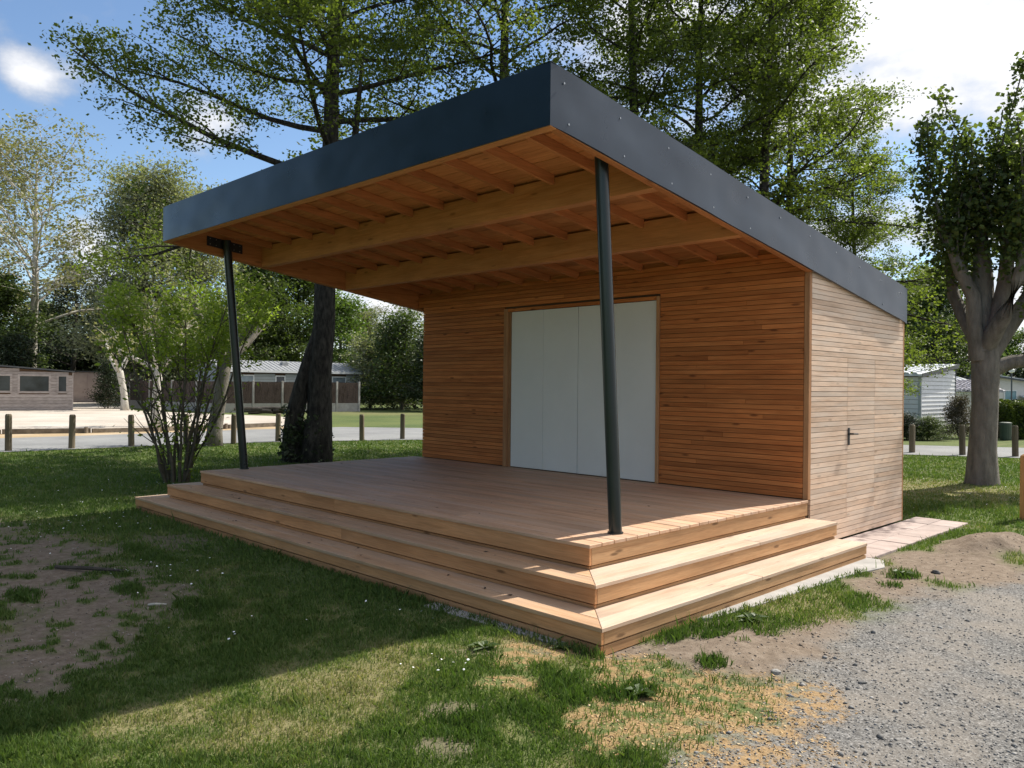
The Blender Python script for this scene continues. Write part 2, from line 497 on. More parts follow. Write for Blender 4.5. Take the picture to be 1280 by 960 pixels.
def ground_masks(x, y):
    x = np.asarray(x, float); y = np.asarray(y, float)
    n1 = fbm(x * 1.3, y * 1.3, 3) - .5
    n2 = fbm(x * 5, y * 5, 11) - .5
    n3 = fbm(x * 16, y * 16, 23, 3) - .5
    xb = np.interp(y, [-6, -1.5, -.1, 1.0, 1.6, 2.6, 3.6, 4.4, 5.2, 7, 9], [2.9, 1.85, 1.60, 1.45, 1.38, 1.42, 1.95, 1.95, 1.75, 2.2, 3.0])
    gravel = sstep(-.22, .16, x - xb + .45 * n1 + .38 * n2) * sstep(-6, -4.5, y)
    def blob(cx, cy, rx, ry, rot=0, w=.35, na=.9, nb=.5):
        return 1 - sstep(1 - w, 1 + w, ell(x, y, cx, cy, rx, ry, rot) + na * n2 + nb * n1)
    soil = np.zeros_like(x)
    for a in [(1.05, -.12, .42, .38, .4), (1.0, .30, .36, .42, 0), (1.35, .25, .35, .6, 0), (.62, -.42, .28, .2, .6), (1.35, .75, .25, .5, 0),
              (1.3, 3.75, .75, .75, .3), (1.0, 3.9, .42, .5, 0), (1.75, 3.6, .6, .55, 0), (1.22, 2.5, .38, .5, .2), (1.05, 3.0, .25, .4, 0)]:
        soil = np.maximum(soil, blob(*a))
    soil = np.maximum(soil, blob(1.25, 5.0, .42, .85, -.15, .3, .8))       # heap
    for a in [(.64, -1.78, .17, .10, .7), (.92, -2.1, .17, .08, .7), (.06, -1.05, .12, .08, .7), (.33, -.83, .14, .09, .6), (-4.7, -1.0, .5, .3, .3)]:
        soil = np.maximum(soil, blob(*a, .5, 2.2, .3) * .58)
    left = np.zeros_like(x)
    for a in [(-3.6, -2.45, 1.7, .72, .25), (-2.25, -2.75, 1.0, .55, -.55), (-1.5, -3.1, .55, .35, -.6), (-5.3, -2.2, 1.2, .7, 0), (-7.0, -2.6, 1.4, .8, .2)]:
        left = np.maximum(left, blob(*a, .45, 1.3, .9))
    left = left * sstep(-.18, .06, n2 * .9 + n3 * .5 + .07)
    soil = np.maximum(soil, left)
    chips = np.zeros_like(x)
    for a in [(.33, -.86, .32, .24, .7), (.75, -.62, .32, .2, .6), (1.15, -.75, .42, .28, .5), (1.5, -.85, .42, .55, .3), (1.7, -.45, .3, .35, 0), (1.35, -1.3, .4, .28, .7), (.6, -1.3, .22, .12, .7), (1.9, -1.2, .4, .4, 0)]:
        chips = np.maximum(chips, blob(*a, .5, 1.1, .4))
    dry = np.zeros_like(x)
    for a in [(-.1, -2.0, .35, .5, .8), (.15, -2.6, .35, .3, .7), (-.35, -1.5, .22, .25, 0), (.3, -.6, .5, .2, .7), (1.0, 1.3, .35, .7, .2), (-.3, -2.9, .25, .3, 0), (-.6, 10, 1.6, 1.2, 0), (-1.5, 9.0, 1.2, .8, 0)]:
        dry = np.maximum(dry, blob(*a, .6, 1.8, .8))
    dry = np.maximum(dry * .8, sstep(.04, .34, n2 + .5 * n1) * .55)
    grass = (1 - sstep(.25, .6, gravel)) * (1 - sstep(.3, .7, soil)) * (1 - .85 * sstep(.3, .8, chips))
    # thick tufts that survive in the bare ground
    tuft = np.zeros_like(x)
    for a in [(1.18, -.3, .12, .10), (1.12, -.91, .11, .09), (1.05, -1.06, .13, .09), (.86, -1.27, .2, .14), (.89, -1.55, .2, .12), (.84, -1.9, .22, .16), (.75, -1.15, .16, .12),
              (1.02, 1.15, .26, .85), (1.15, 1.7, .2, .4), (.86, .35, .12, .3), (1.07, 3.0, .16, .2), (1.15, 2.55, .1, .1), (.72, .1, .1, .3), (.35, -.66, .3, .06),
              (-4.2, -1.55, .6, .14), (-2.0, -1.95, .3, .2), (-3.3, -2.75, .25, .12), (-2.9, -2.15, .25, .1)]:
        tuft = np.maximum(tuft, 1 - sstep(.6, 1.15, ell(x, y, *a) + .9 * n2))
    grass = np.maximum(grass, tuft)
    return dict(gravel=gravel, soil=soil, chips=chips, dry=dry, grass=grass, tuft=tuft)


def ground_z(x, y):
    x = np.asarray(x, float); y = np.asarray(y, float)
    z = .030 * (fbm(x * 1.1, y * 1.1, 5) - .5) + .012 * (fbm(x * 6, y * 6, 6, 3) - .5)
    z = z + .17 * np.exp(-((x - 1.3) / .34) ** 2 - ((y - 5.0) / .55) ** 2) * (.55 + .9 * fbm(x * 5, y * 5, 8))
    z = z + .05 * np.exp(-((x - 1.05) / .35) ** 2 - ((y + .05) / .5) ** 2)
    for cx, cy in [(.64, -1.78), (.92, -2.1)]:
        z = z + .018 * np.exp(-((x - cx) / .12) ** 2 - ((y - cy) / .09) ** 2) * (.3 + 1.4 * fbm(x * 14, y * 14, 9, 3))
    z = z + .030 * (fbm(x * 4.5, y * 4.5, 15, 4) - .5) * np.exp(-((x + 3.6) / 2.2) ** 2 - ((y + 2.5) / 1.0) ** 2)
    # flat under the stage and beyond the lawn
    px = np.maximum(np.maximum(-W - S2 - x, x - S2), 0); py = np.maximum(np.maximum(-S2 - y, y - (D + B)), 0)
    dst = np.sqrt(px * px + py * py)
    z = np.where(dst < .005, -.02, z * sstep(0, .45, dst) + .0)
    far = np.maximum(np.abs(x + 3) - 9, np.abs(y - 2) - 9)
    z = z * (1 - sstep(0, 3, far))
    sl = (x > -.1) & (x < .75) & (y > 3.3) & (y < 6.7)
    z = np.where(sl, np.minimum(z, -.005), z)
    co = (x > .4) & (x < .92) & (y > .2) & (y < 3.7)
    z = np.where(co, np.minimum(z, .004), z)
    return z


def axis_coords(a, b, fine, far):
    core = list(np.arange(a, b + 1e-6, fine))
    lo = []; s = fine; v = a
    while v > -far:
        s *= 1.22; v -= s; lo.append(v)
    hi = []; s = fine; v = core[-1]
    while v < far:
        s *= 1.22; v += s; hi.append(v)
    return np.array(lo[::-1] + core + hi)


def build_ground():
    xs = axis_coords(-8, 3.4, .05, 900); ys = axis_coords(-4.6, 7.5, .05, 900)
    X, Y = np.meshgrid(xs, ys)
    Z = ground_z(X, Y)
    nx, ny = len(xs), len(ys)
    V = np.stack([X.ravel(), Y.ravel(), Z.ravel()], 1)
    i = np.arange(nx * ny).reshape(ny, nx)
    F = np.stack([i[:-1, :-1].ravel(), i[:-1, 1:].ravel(), i[1:, 1:].ravel(), i[1:, :-1].ravel()], 1)
    me = np_mesh('ground', V, F, True)
    mk = ground_masks(X.ravel(), Y.ravel())
    for k in ('gravel', 'soil', 'chips', 'dry'):
        at = me.attributes.new(k, 'FLOAT', 'POINT'); at.data.foreach_set('value', mk[k].astype(np.float32))
    m, nt, b, out = new_mat('ground')
    L = nt.links.new
    g = N(nt, 'ShaderNodeNewGeometry'); P = g.outputs['Position']
    def attr(k): return N(nt, 'ShaderNodeAttribute', attribute_name=k).outputs['Fac']
    fine = noise(nt, P, 45, 6, .7); mid = noise(nt, P, 6, 6, .6); big = noise(nt, P, .35, 4, .5)
    g1 = ramp(nt, mid, [(.3, (.06, .085, .028)), (.55, (.085, .118, .038)), (.75, (.13, .15, .055))])
    g2 = mixc(nt, maprange(nt, big, .35, .68, 0, .55), g1, (.15, .17, .055))
    dryc = ramp(nt, fine, [(.3, (.15, .135, .06)), (.7, (.30, .25, .13))])
    col = mixc(nt, attr('dry'), g2, dryc)
    soilc = ramp(nt, noise(nt, P, 14, 8, .7), [(.25, (.115, .086, .062)), (.5, (.20, .155, .115)), (.75, (.29, .235, .182))])
    col = mixc(nt, attr('soil'), col, soilc)
    vo = N(nt, 'ShaderNodeTexVoronoi', i_Scale=95.0); L(P, vo.inputs['Vector'])
    stone = N(nt, 'ShaderNodeSeparateColor'); L(vo.outputs['Color'], stone.inputs[0])
    gc = ramp(nt, stone.outputs[0], [(0, (.075, .073, .07)), (.35, (.16, .155, .148)), (.75, (.235, .228, .215)), (1, (.36, .345, .325))])
    gc = mixc(nt, maprange(nt, vo.outputs['Distance'], .35, .75, 0, .55), gc, (.10, .093, .083))
    gpatch = maprange(nt, noise(nt, P, 1.7, 5, .6), .38, .66)
    gc = mixc(nt, gpatch, gc, mixc(nt, .6, gc, (.27, .235, .195)))
    col = mixc(nt, attr('gravel'), col, gc)
    chc = ramp(nt, noise(nt, P, 70, 5, .75), [(.3, (.19, .115, .05)), (.5, (.34, .22, .105)), (.7, (.47, .33, .175))])
    cn = N(nt, 'ShaderNodeMath', operation='MULTIPLY'); L(attr('chips'), cn.inputs[0]); L(maprange(nt, noise(nt, P, 9, 5, .65), .36, .62, .15, 1.2), cn.inputs[1])
    col = mixc(nt, maprange(nt, cn.outputs[0], .25, .95, 0, .9), col, chc)
    L(col, b.inputs['Base Color']); b.inputs['Roughness'].default_value = .95; b.inputs['Specular IOR Level'].default_value = .15
    ht = N(nt, 'ShaderNodeMath', operation='MULTIPLY_ADD'); L(fine, ht.inputs[0]); ht.inputs[1].default_value = .7; L(mid, ht.inputs[2])
    bump(nt, b, ht.outputs[0], .6, .025)
    o = link('ground', me, m); o['kind'] = 'structure'
    return o


build_ground()


def sheet(name, poly, z, mat):
    me = mesh_from(name, [(x, y, z) for x, y in poly], [tuple(range(len(poly)))])
    bm = bmesh.new(); bm.from_mesh(me); bmesh.ops.triangulate(bm, faces=bm.faces)
    for f in bm.faces:
        if f.normal.z < 0: f.normal_flip()
    bm.to_mesh(me); bm.free()
    return tag(link(name, me, mat), kind='structure')


def ground_mat(name, c1, c2, c3, s=1.2, fs=60):
    m, nt, b, out = new_mat(name)
    g = N(nt, 'ShaderNodeNewGeometry'); P = g.outputs['Position']
    f = noise(nt, P, s, 6, .6); f2 = noise(nt, P, fs, 4, .7)
    col = ramp(nt, f, [(.3, c1), (.5, c2), (.72, c3)])
    col = mixc(nt, 1., col, N_rgb(nt, maprange(nt, f2, .25, .75, .75, 1.2, False)), 'MULTIPLY')
    nt.links.new(col, b.inputs['Base Color']); b.inputs['Roughness'].default_value = .95
    b.inputs['Specular IOR Level'].default_value = .2
    bump(nt, b, f2, .4, .01)
    return m


M_ROAD = ground_mat('asphalt_road', (.20, .20, .20), (.25, .25, .245), (.30, .30, .29), .5)
M_SAND = ground_mat('sand', (.40, .345, .285), (.50, .44, .37), (.58, .52, .45), .35, 30)
M_CHIPV = ground_mat('chip_verge', (.30, .24, .17), (.42, .31, .18), (.50, .40, .28), .6, 30)
NEAR = [(-19.4, -14), (-17.9, -3), (-17.55, 1), (-17.5, 4), (-16.9, 7), (-15.35, 10.4), (-12.6, 13.0), (-8, 15.2), (-3.6, 17.0), (-1.3, 18.3), (3, 20.6), (9, 23.2), (20, 27)]
FAR = [(-24.6, -14), (-23.1, -3), (-22.7, 1), (-22.6, 4), (-22.9, 8), (-22.6, 12.5), (-19.6, 15.2), (-12, 18.0), (-5.0, 20.6), (-2.4, 22.3), (2.4, 24.8), (8, 27.4), (19, 31)]
me = mesh_from('road', [(x, y, .012) for x, y in NEAR + FAR], [(i, i + 1, len(NEAR) + i + 1, len(NEAR) + i) for i in range(len(NEAR) - 1)])
bm = bmesh.new(); bm.from_mesh(me)
for f in bm.faces:
    if f.normal.z < 0: f.normal_flip()
bm.to_mesh(me); bm.free()
tag(link('road', me, M_ROAD), kind='structure')
sheet('verge', [(-26.2, -14), (-24.0, -14), (-22.4, -3), (-21.9, 4), (-22.2, 8), (-22.2, 10.7), (-24.2, 11.4), (-25.2, 6), (-25.6, 0)], .008, M_CHIPV)
sheet('court', [(-26.3, -14), (-25.4, -2), (-24.75, 1.8), (-23.7, 4.9), (-23.9, 8), (-24.4, 11), (-28, 14.2), (-33, 15.5), (-36.5, 14.2), (-44, 12.6), (-50, 14.5), (-63, 19), (-66, 15), (-52, 2), (-52, -14)], .010, M_SAND)


def edging():
    t = thing('timber_edging', 'low weathered timber edging between sand court and road', 'edging')
    P = [(-25.3, -3.2), (-25.0, -.4), (-24.75, 1.8), (-23.95, 4.1), (-23.7, 6.2), (-23.9, 8.6), (-24.4, 10.9)]
    for i, (a, b) in enumerate(zip(P[:-1], P[1:])):
        a = Vector((*a, 0)); b = Vector((*b, 0)); d = (b - a).normalized(); n = Vector((-d.y, d.x, 0)) * .08
        a = a + d * .02; b = b - d * .02
        h = .14 + .03 * random.random()
        MB().hexa([a + n, a - n, b - n, b + n] + [p + Vector((0, 0, h)) for p in (a + n, a - n, b - n, b + n)]).build('sleeper', M_LOG, t)
        c = b - d * .12 - n * 1.7
        MB().tube([c, c + Vector((0, 0, .2))], .06, 7).build('stake', M_LOG, t)


edging()

# ------------------------------------------------------------------ the stage pavilion
pav = thing('stage_pavilion', 'larch clad open stage pavilion with sloping dark metal edged roof and wide steps', 'pavilion')
Y1 = D + B
RX0, RX1 = -6.54, .030
RY0, RY1 = -.4939, 6.0741
FH = .425


def zb(y): return 3.4046 - .1427 * (y + .4939)


# --- deck
deck = box('deck', W_DARK, pav, -W + .05, -.05, .05, D, .0, H3 - .03)
nd = 24; pitch = D / nd
rr = random.Random(3)
for i in range(nd):
    y0 = -.008 + i * pitch; y1 = y0 + pitch - .006
    if i == nd - 1: y1 = D - .004
    j = rr.choice([-2.1, -3.9, -3.0, -4.6, -1.6]) + rr.uniform(-.1, .1)
    dz = rr.uniform(-.0015, .0015)
    box('deck_board', W_DECK, deck, j + .0015, .008, y0, y1, H3 - .027, H3 + dz, .003)
    box('deck_board', W_DECK, deck, -W - .008, j - .0015, y0, y1, H3 - .027, H3 + dz, .003)


def ring(parent, a, b, z0, z1, matx, maty, name, splitx, ysplit=None, gap=.002, bev=.003):
    """front run (split), right run and left run of boards between offsets a and b, mitred at the corners"""
    def xa(o): return o
    g = gap
    xs = [None] + splitx + [None]
    # front
    cuts = sorted(splitx)
    pieces = []
    left = None
    for c in cuts + [None]:
        pieces.append((left, c)); left = c
    for (l, r_) in pieces:
        pl = [(-W - b + g, -b), ] if l is None else [(l + g, -b)]
        pr = [(b - g, -b), (a - g, -a)] if r_ is None else [(r_ - g, -b), (r_ - g, -a)]
        pe = [(-W - a + g, -a)] if l is None else [(l + g, -a)]
        MB().prism(pl + pr + pe, z0, z1).build(name, matx, parent, bevel=bev)
    yb = D - .002
    ys = ysplit if ysplit else []
    lo = None
    for c in ys + [None]:
        s = [(a, -a + g), (b, -b + g)] if lo is None else [(a, lo + g), (b, lo + g)]
        e = [(b, yb), (a, yb)] if c is None else [(b, c - g), (a, c - g)]
        MB().prism(s + e, z0, z1).build(name, maty, parent, bevel=bev)
        lo = c
    MB().prism([(-W - b, -b + g), (-W - a, -a + g), (-W - a, yb), (-W - b, yb)], z0, z1).build(name, maty, parent, bevel=bev)


def risers(parent, o, z0, z1, t, splitx, name='riser_board'):
    """upright boards whose outer faces stand at offset o"""
    cuts = sorted(splitx)
    l = -W - o
    for c in cuts + [o]:
        MB().box(l + .001, c - .001, -o, -o + t, z0, z1).build(name, W_RSX, parent, bevel=.0025)
        l = c
    MB().box(o - t, o, -o + t + .001, D - .003, z0, z1).build(name, W_RSY, parent, bevel=.0025)
    MB().box(-W - o, -W - o + t, -o + t + .001, D - .003, z0, z1).build(name, W_RSY, parent, bevel=.0025)


risers(deck, 0.0, .357, H3 - .0275, .025, [-3.35])
risers(deck, -.020, .318, .346, .025, [-3.35], 'filler_strip')
st_up = box('step', W_DARK, pav, -W - S1 + .04, S1 - .04, -S1 + .04, D - .01, 0, H2 - .029)
st_lo = box('step', W_DARK, pav, -W - S2 + .04, S2 - .04, -S2 + .04, D - .012, 0, H1 - .029)
tag(st_up, 'upper wooden step'); tag(st_lo, 'lower wooden step')
mid1 = S1 * .5
ring(st_up, .0 - .012, mid1 - .003, H2 - .027, H2, W_TRX, W_TRY, 'tread_board', [-2.6])
ring(st_up, mid1 + .003, S1 + .007, H2 - .027, H2 + .001, W_TRX, W_TRY, 'tread_board', [-4.1], [1.9])
risers(st_up, S1, .196, H2 - .0275, .025, [-2.75])
risers(st_up, S1 - .020, .150, .184, .025, [-2.75], 'filler_strip')
mid2 = (S1 + S2) * .5
ring(st_lo, S1 - .012, mid2 - .003, H1 - .027, H1, W_TRX, W_TRY, 'tread_board', [-3.9])
ring(st_lo, mid2 + .003, S2 + .007, H1 - .027, H1 + .001, W_TRX, W_TRY, 'tread_board', [-2.2], [1.4])
risers(st_lo, S2, .057, H1 - .0275, .025, [-3.45])
risers(st_lo, S2 - .006, -.015, .047, .023, [-1.15, -5.0], 'riser_board')

# --- walls
PT = .0531; BH = .0482
fwall = box('front_wall', W_DARK, pav, WXL + .01, -.03, D + .026, D + .10, 0, 3.0)
swall = box('side_wall', W_DARK, pav, -.10, -.026, D + .02, Y1 - .02, 0.02, 2.80)
DL, DR, DH = -4.3157, -1.8727, 2.6781
DOOR_Y0, DOOR_Y1, DZ0, DZ1 = 4.40, 5.16, .225, 1.96
rr = random.Random(11)
z = H3 + .012
while z < 3.03:
    t0 = rr.uniform(0, .002)
    if z + BH < DH + .07:
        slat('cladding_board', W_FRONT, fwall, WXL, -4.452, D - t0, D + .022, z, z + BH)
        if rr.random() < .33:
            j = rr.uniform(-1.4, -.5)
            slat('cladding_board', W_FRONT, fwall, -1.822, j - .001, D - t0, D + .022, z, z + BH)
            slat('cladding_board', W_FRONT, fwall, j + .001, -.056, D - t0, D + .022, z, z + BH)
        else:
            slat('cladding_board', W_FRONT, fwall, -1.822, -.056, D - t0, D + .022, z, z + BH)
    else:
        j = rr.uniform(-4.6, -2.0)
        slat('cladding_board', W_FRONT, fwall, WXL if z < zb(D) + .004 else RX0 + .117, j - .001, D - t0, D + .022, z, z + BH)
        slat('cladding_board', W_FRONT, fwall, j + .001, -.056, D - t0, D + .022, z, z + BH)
    z += PT
box('corner_trim', W_TRIMZ, fwall, -.052, .004, D - .006, D + .05, H3 + .002, 2.93, .003)
sdoor = box('side_door', W_DARK, pav, -.05, -.0255, DOOR_Y0 + .01, DOOR_Y1 - .01, DZ0, DZ1)
z = .028
while z < 2.98:
    t0 = rr.uniform(0, .002)
    def row(a, b):
        if b - a > 1.6 and rr.random() < .6:
            j = rr.uniform(a + .5, b - .5)
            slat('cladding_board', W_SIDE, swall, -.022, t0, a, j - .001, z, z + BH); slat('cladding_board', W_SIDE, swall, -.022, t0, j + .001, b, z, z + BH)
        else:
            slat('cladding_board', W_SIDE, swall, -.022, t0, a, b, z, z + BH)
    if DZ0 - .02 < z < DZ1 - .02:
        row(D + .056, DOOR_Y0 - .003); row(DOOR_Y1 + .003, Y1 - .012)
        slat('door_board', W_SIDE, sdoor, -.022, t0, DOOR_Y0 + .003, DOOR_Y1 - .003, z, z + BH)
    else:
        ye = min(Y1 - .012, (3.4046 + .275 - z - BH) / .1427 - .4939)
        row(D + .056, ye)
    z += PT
box('corner_trim', W_TRIMZ, swall, -.05, .003, Y1 - .011, Y1 + .02, .02, 2.6, .002)
hd = MB().box(.003, .012, DOOR_Y0 + .010, DOOR_Y0 + .048, 1.03, 1.22)
hd.tube([(.01, DOOR_Y0 + .03, 1.155), (.06, DOOR_Y0 + .03, 1.155)], .010, 8)
hd.tube([(.055, DOOR_Y0 + .03, 1.155), (.056, DOOR_Y0 + .15, 1.15)], .009, 8)
tag(hd.build('door_handle', M_BLACK, sdoor), 'dark lever handle on the side door')
# back and left walls, seen only from elsewhere
lw = box('left_wall', W_DARK, pav, WXL + .03, WXL + .10, D + .11, Y1 - .02, .02, 2.8)
bw = box('back_wall', W_DARK, pav, WXL + .02, -.02, Y1 - .018, Y1 + .0, .02, 2.55)
ml = MB(); mbk = MB(); z = .028
while z < 2.76:
    ml.box(WXL, WXL + .022, D + .03, Y1 + .02, z, z + BH)
    if z < 2.48: mbk.box(WXL + .01, -.055, Y1 + .002, Y1 + .022, z, z + BH)
    z += PT
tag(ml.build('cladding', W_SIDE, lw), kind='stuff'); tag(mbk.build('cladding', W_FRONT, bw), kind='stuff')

# --- folding doors in the front wall
fd = box('folding_door', W_DARK, pav, DL - .005, DR + .005, D + .0215, D + .0255, H3 + .003, DH)
pw = (DR - DL) / 4
for i in range(4):
    g0 = .002 if i != 2 else .007
    box('door_panel', M_DOOR, fd, DL + i * pw + g0, DL + (i + 1) * pw - .002, D - .004 + .001 * (i % 2), D + .021, H3 + .012, DH - .004, .003)
box('jamb', W_TRIMZ, fd, -4.447, -4.372, D - .03, D + .02, H3 + .002, DH + .045, .003)
box('jamb', W_TRIMZ, fd, -4.371, DL - .006, D - .008, D + .02, H3 + .002, DH + .002, .002)
box('jamb', W_TRIMZ, fd, DR + .004, -1.828, D - .022, D + .02, H3 + .002, DH + .045, .003)
box('head_rail', W_FRONT, fd, -4.371, DR + .003, D - .022, D + .02, DH + .003, DH + .045, .003)

# --- roof
roof = MB().hexa([(RX0 + .03, RY0 + .03, zb(RY0) + .32), (RX1 - .03, RY0 + .03, zb(RY0) + .32), (RX1 - .03, RY1 - .03, zb(RY1) + .32), (RX0 + .03, RY1 - .03, zb(RY1) + .32),
                  (RX0 + .03, RY0 + .03, zb(RY0) + .36), (RX1 - .03, RY0 + .03, zb(RY0) + .36), (RX1 - .03, RY1 - .03, zb(RY1) + .36), (RX0 + .03, RY1 - .03, zb(RY1) + .36)]).build('roof', M_ROOF, pav)


def fascia(axis, const, a, b, out, amp, seed, n=90, label=None):
    """thin steel sheet with slight buckles; axis 0 = runs along x, 1 = runs along y"""
    us = np.linspace(a, b, n); vs = np.linspace(0, 1, 9)
    V = []; F = []
    for side in (0, 1):
        for v in vs:
            for u in us:
                y = const if axis == 0 else u
                z = zb(y) + FH * v
                w = amp * (float(fbm(u * 1.7, v * 1.3, seed, 3)) - .5) * math.sin(math.pi * min(max(v * .9 + .05, 0), 1)) * 2
                w += amp * 1.5 * (float(fbm(u * 2.1, 3.3, seed + 2, 2)) - .5) * (1 - .75 * v)
                w = (w + amp * 1.1) * min(1, (u - a) * 6, (b - u) * 6)
                off = out * (max(w, 0) + .0005 if side == 0 else -.001)
                V.append((u, const + off, z) if axis == 0 else (const + off, u, z))
    m_ = len(vs) * n
    for j in range(len(vs) - 1):
        for i in range(n - 1):
            q = (j * n + i, j * n + i + 1, (j + 1) * n + i + 1, (j + 1) * n + i)
            F.append(q); F.append(tuple(m_ + k for k in reversed(q)))
    for j, top in ((0, 0), (len(vs) - 1, 1)):
        for i in range(n - 1):
            F.append((j * n + i, j * n + i + 1, m_ + j * n + i + 1, m_ + j * n + i))
    for i in (0, n - 1):
        for j in range(len(vs) - 1):
            F.append((j * n + i, (j + 1) * n + i, m_ + (j + 1) * n + i, m_ + j * n + i))
    me = mesh_from('fascia_sheet', V, F, True)
    bm = bmesh.new(); bm.from_mesh(me); bmesh.ops.recalc_face_normals(bm, faces=bm.faces)
    for e in bm.edges:
        if len(e.link_faces) == 2 and e.calc_face_angle(0) > .6: e.smooth = False
    bm.to_mesh(me); bm.free()
    o = link('fascia_sheet', me, M_FASCIA, roof)
    if label: o['label'] = label
    return o


fascia(0, RY0, RX0, RX1 - .0, -1, .009, 3)
fascia(1, RX1, RY0, RY1, 1, .016, 9)
fascia(1, RX0, RY0, RY1, -1, .004, 5)
fascia(0, RY1, RX0 + .013, RX1 - .013, 1, .004, 7)
sm = MB().tube([(0, 0, 0), (.004, 0, 0)], .0075, 8)
sme = mesh_from('screw', sm.V, sm.F)
sme.materials.append(M_SCREW)
for i in range(11):
    y = RY0 + .12 + i * .62
    for zz in (.055, FH - .10):
        if y > RY1 - .05: continue
        o = link('screw', sme, None, roof); o.location = (RX1 + .016, y + (.05 if zz < .1 else 0), zb(y) + zz)
# top capping
for (a, b_) in (((RX0 - .004, RY0 - .006), (RX1 + .008, RY0 + .04)), ((RX1 - .035, RY0 + .041), (RX1 + .008, RY1)), ((RX0 - .004, RY0 + .041), (RX0 + .035, RY1))):
    (x0, y0), (x1, y1) = a, b_
    MB().hexa([(x0, y0, zb(y0) + FH + .001), (x1, y0, zb(y0) + FH + .001), (x1, y1, zb(y1) + FH + .001), (x0, y1, zb(y1) + FH + .001),
               (x0, y0, zb(y0) + FH + .004), (x1, y0, zb(y0) + FH + .004), (x1, y1, zb(y1) + FH + .004), (x0, y1, zb(y1) + FH + .004)]).build('capping', M_FASCIA, roof)


def sloped(name, mat, x0, x1, y0, y1, a, b, parent=roof, bevel=0):
    """box that follows the roof slope: from zb+a to zb+b"""
    return MB().hexa([(x0, y0, zb(y0) + a), (x1, y0, zb(y0) + a), (x1, y1, zb(y1) + a), (x0, y1, zb(y1) + a),
                      (x0, y0, zb(y0) + b), (x1, y0, zb(y0) + b), (x1, y1, zb(y1) + b), (x0, y1, zb(y1) + b)]).build(name, mat, parent, bevel=bevel)


# soffit boards above the rafters
yy = RY0 + .02
rr = random.Random(5)
while yy < D + .05:
    wd = .195
    j = rr.uniform(-5, -1.2)
    dz = rr.uniform(0, .004)
    sloped('soffit_board', W_SOFFIT, RX0 + .02, j - .002, yy, yy + wd - .006, .285 + dz, .305 + dz)
    sloped('soffit_board', W_SOFFIT, j + .002, RX1 - .02, yy, yy + wd - .006, .285 + dz, .305 + dz)
    yy += wd
YB1, YB2 = .775, 2.10
# fascia backing timbers
sloped('trim_strip', W_BEAMX, RX0 + .001, RX1 - .001, RY0 + .0015, RY0 + .065, -.006, .060, bevel=.002)
sloped('edge_beam', W_BEAMX, RX0 + .06, RX1 - .09, RY0 + .066, RY0 + .09, .05, .283)
sloped('trim_strip', W_BEAMY, RX1 - .066, RX1 - .0015, RY0 + .067, D - .008, -.006, .040, bevel=.002)
sloped('edge_beam', W_BEAMY, RX1 - .115, RX1 - .068, RY0 + .092, D - .008, .035, .283)
sloped('edge_beam', W_BEAMY, RX0 + .003, RX0 + .115, RY0 + .067, RY1 - .02, -.004, .283, bevel=.003)
for yb_ in (YB1, YB2):
    zc = zb(yb_ + .06)
    MB().box(RX0 + .117, RX1 - .070, yb_, yb_ + .115, zc + .002, zc + .272).build('beam', W_BEAMX, roof, bevel=.004)
for k in range(12):
    x = -.60 - .505 * k
    for (y0, y1) in ((RY0 + .092, YB1 - .002), (YB1 + .117, YB2 - .002), (YB2 + .117, D + .02)):
        sloped('rafter', W_BEAMY, x - .02, x + .02, y0, y1, .20, .2835)
# blocking above front wall
sloped('wall_plate', W_SOFFIT, WXL, RX1 - .07, D + .027, D + .09, .12, .283)

# --- posts
def post(xb, yb_, xt, yt, zt, plate):
    MBp = MB().tube([(xb, yb_, H3 + .004), (xt, yt, zt)], .052, 20)
    p = MBp.build('post', M_POST, pav, smooth=True)
    me = p.data
    bm = bmesh.new(); bm.from_mesh(me)
    for e in bm.edges:
        if e.calc_face_angle(0) > 1: e.smooth = False
    bm.to_mesh(me); bm.free()
    MB().tube([(xb, yb_, H3 + .001), (xb, yb_, H3 + .010)], .062, 20).build('base_plate', M_POST, p)
    m_ = MB()
    x0, x1 = plate
    m_.hexa([(x0, yt - .24, zb(yt) + .115), (x1, yt - .24, zb(yt) + .115), (x1, yt + .24, zb(yt) + .055), (x0, yt + .24, zb(yt) + .055),
             (x0, yt - .24, zb(yt) + .235), (x1, yt - .24, zb(yt) + .235), (x1, yt + .24, zb(yt) + .175), (x0, yt + .24, zb(yt) + .175)])
    br = m_.build('bracket', M_BLACK, p)
    xs_ = x1 if x1 > x0 and xt > x0 else x0
    for dy in (-.2, -.12, .12, .2):
        for dz in (-.035, .035):
            MB().tube([(xs_, yt + dy, zb(yt) + .145 - dy * .125 + dz), (xs_ + (.006 if xt > x1 else -.006), yt + dy, zb(yt) + .145 - dy * .125 + dz)], .007, 8).build('bolt', M_SCREW, br)
    return p


post(-6.357, .525, -6.365, .255, zb(.25) + .20, (-6.424, -6.412))
post(-.165, .51, -.16, .285, zb(.28) + .10, (-.093, -.087))

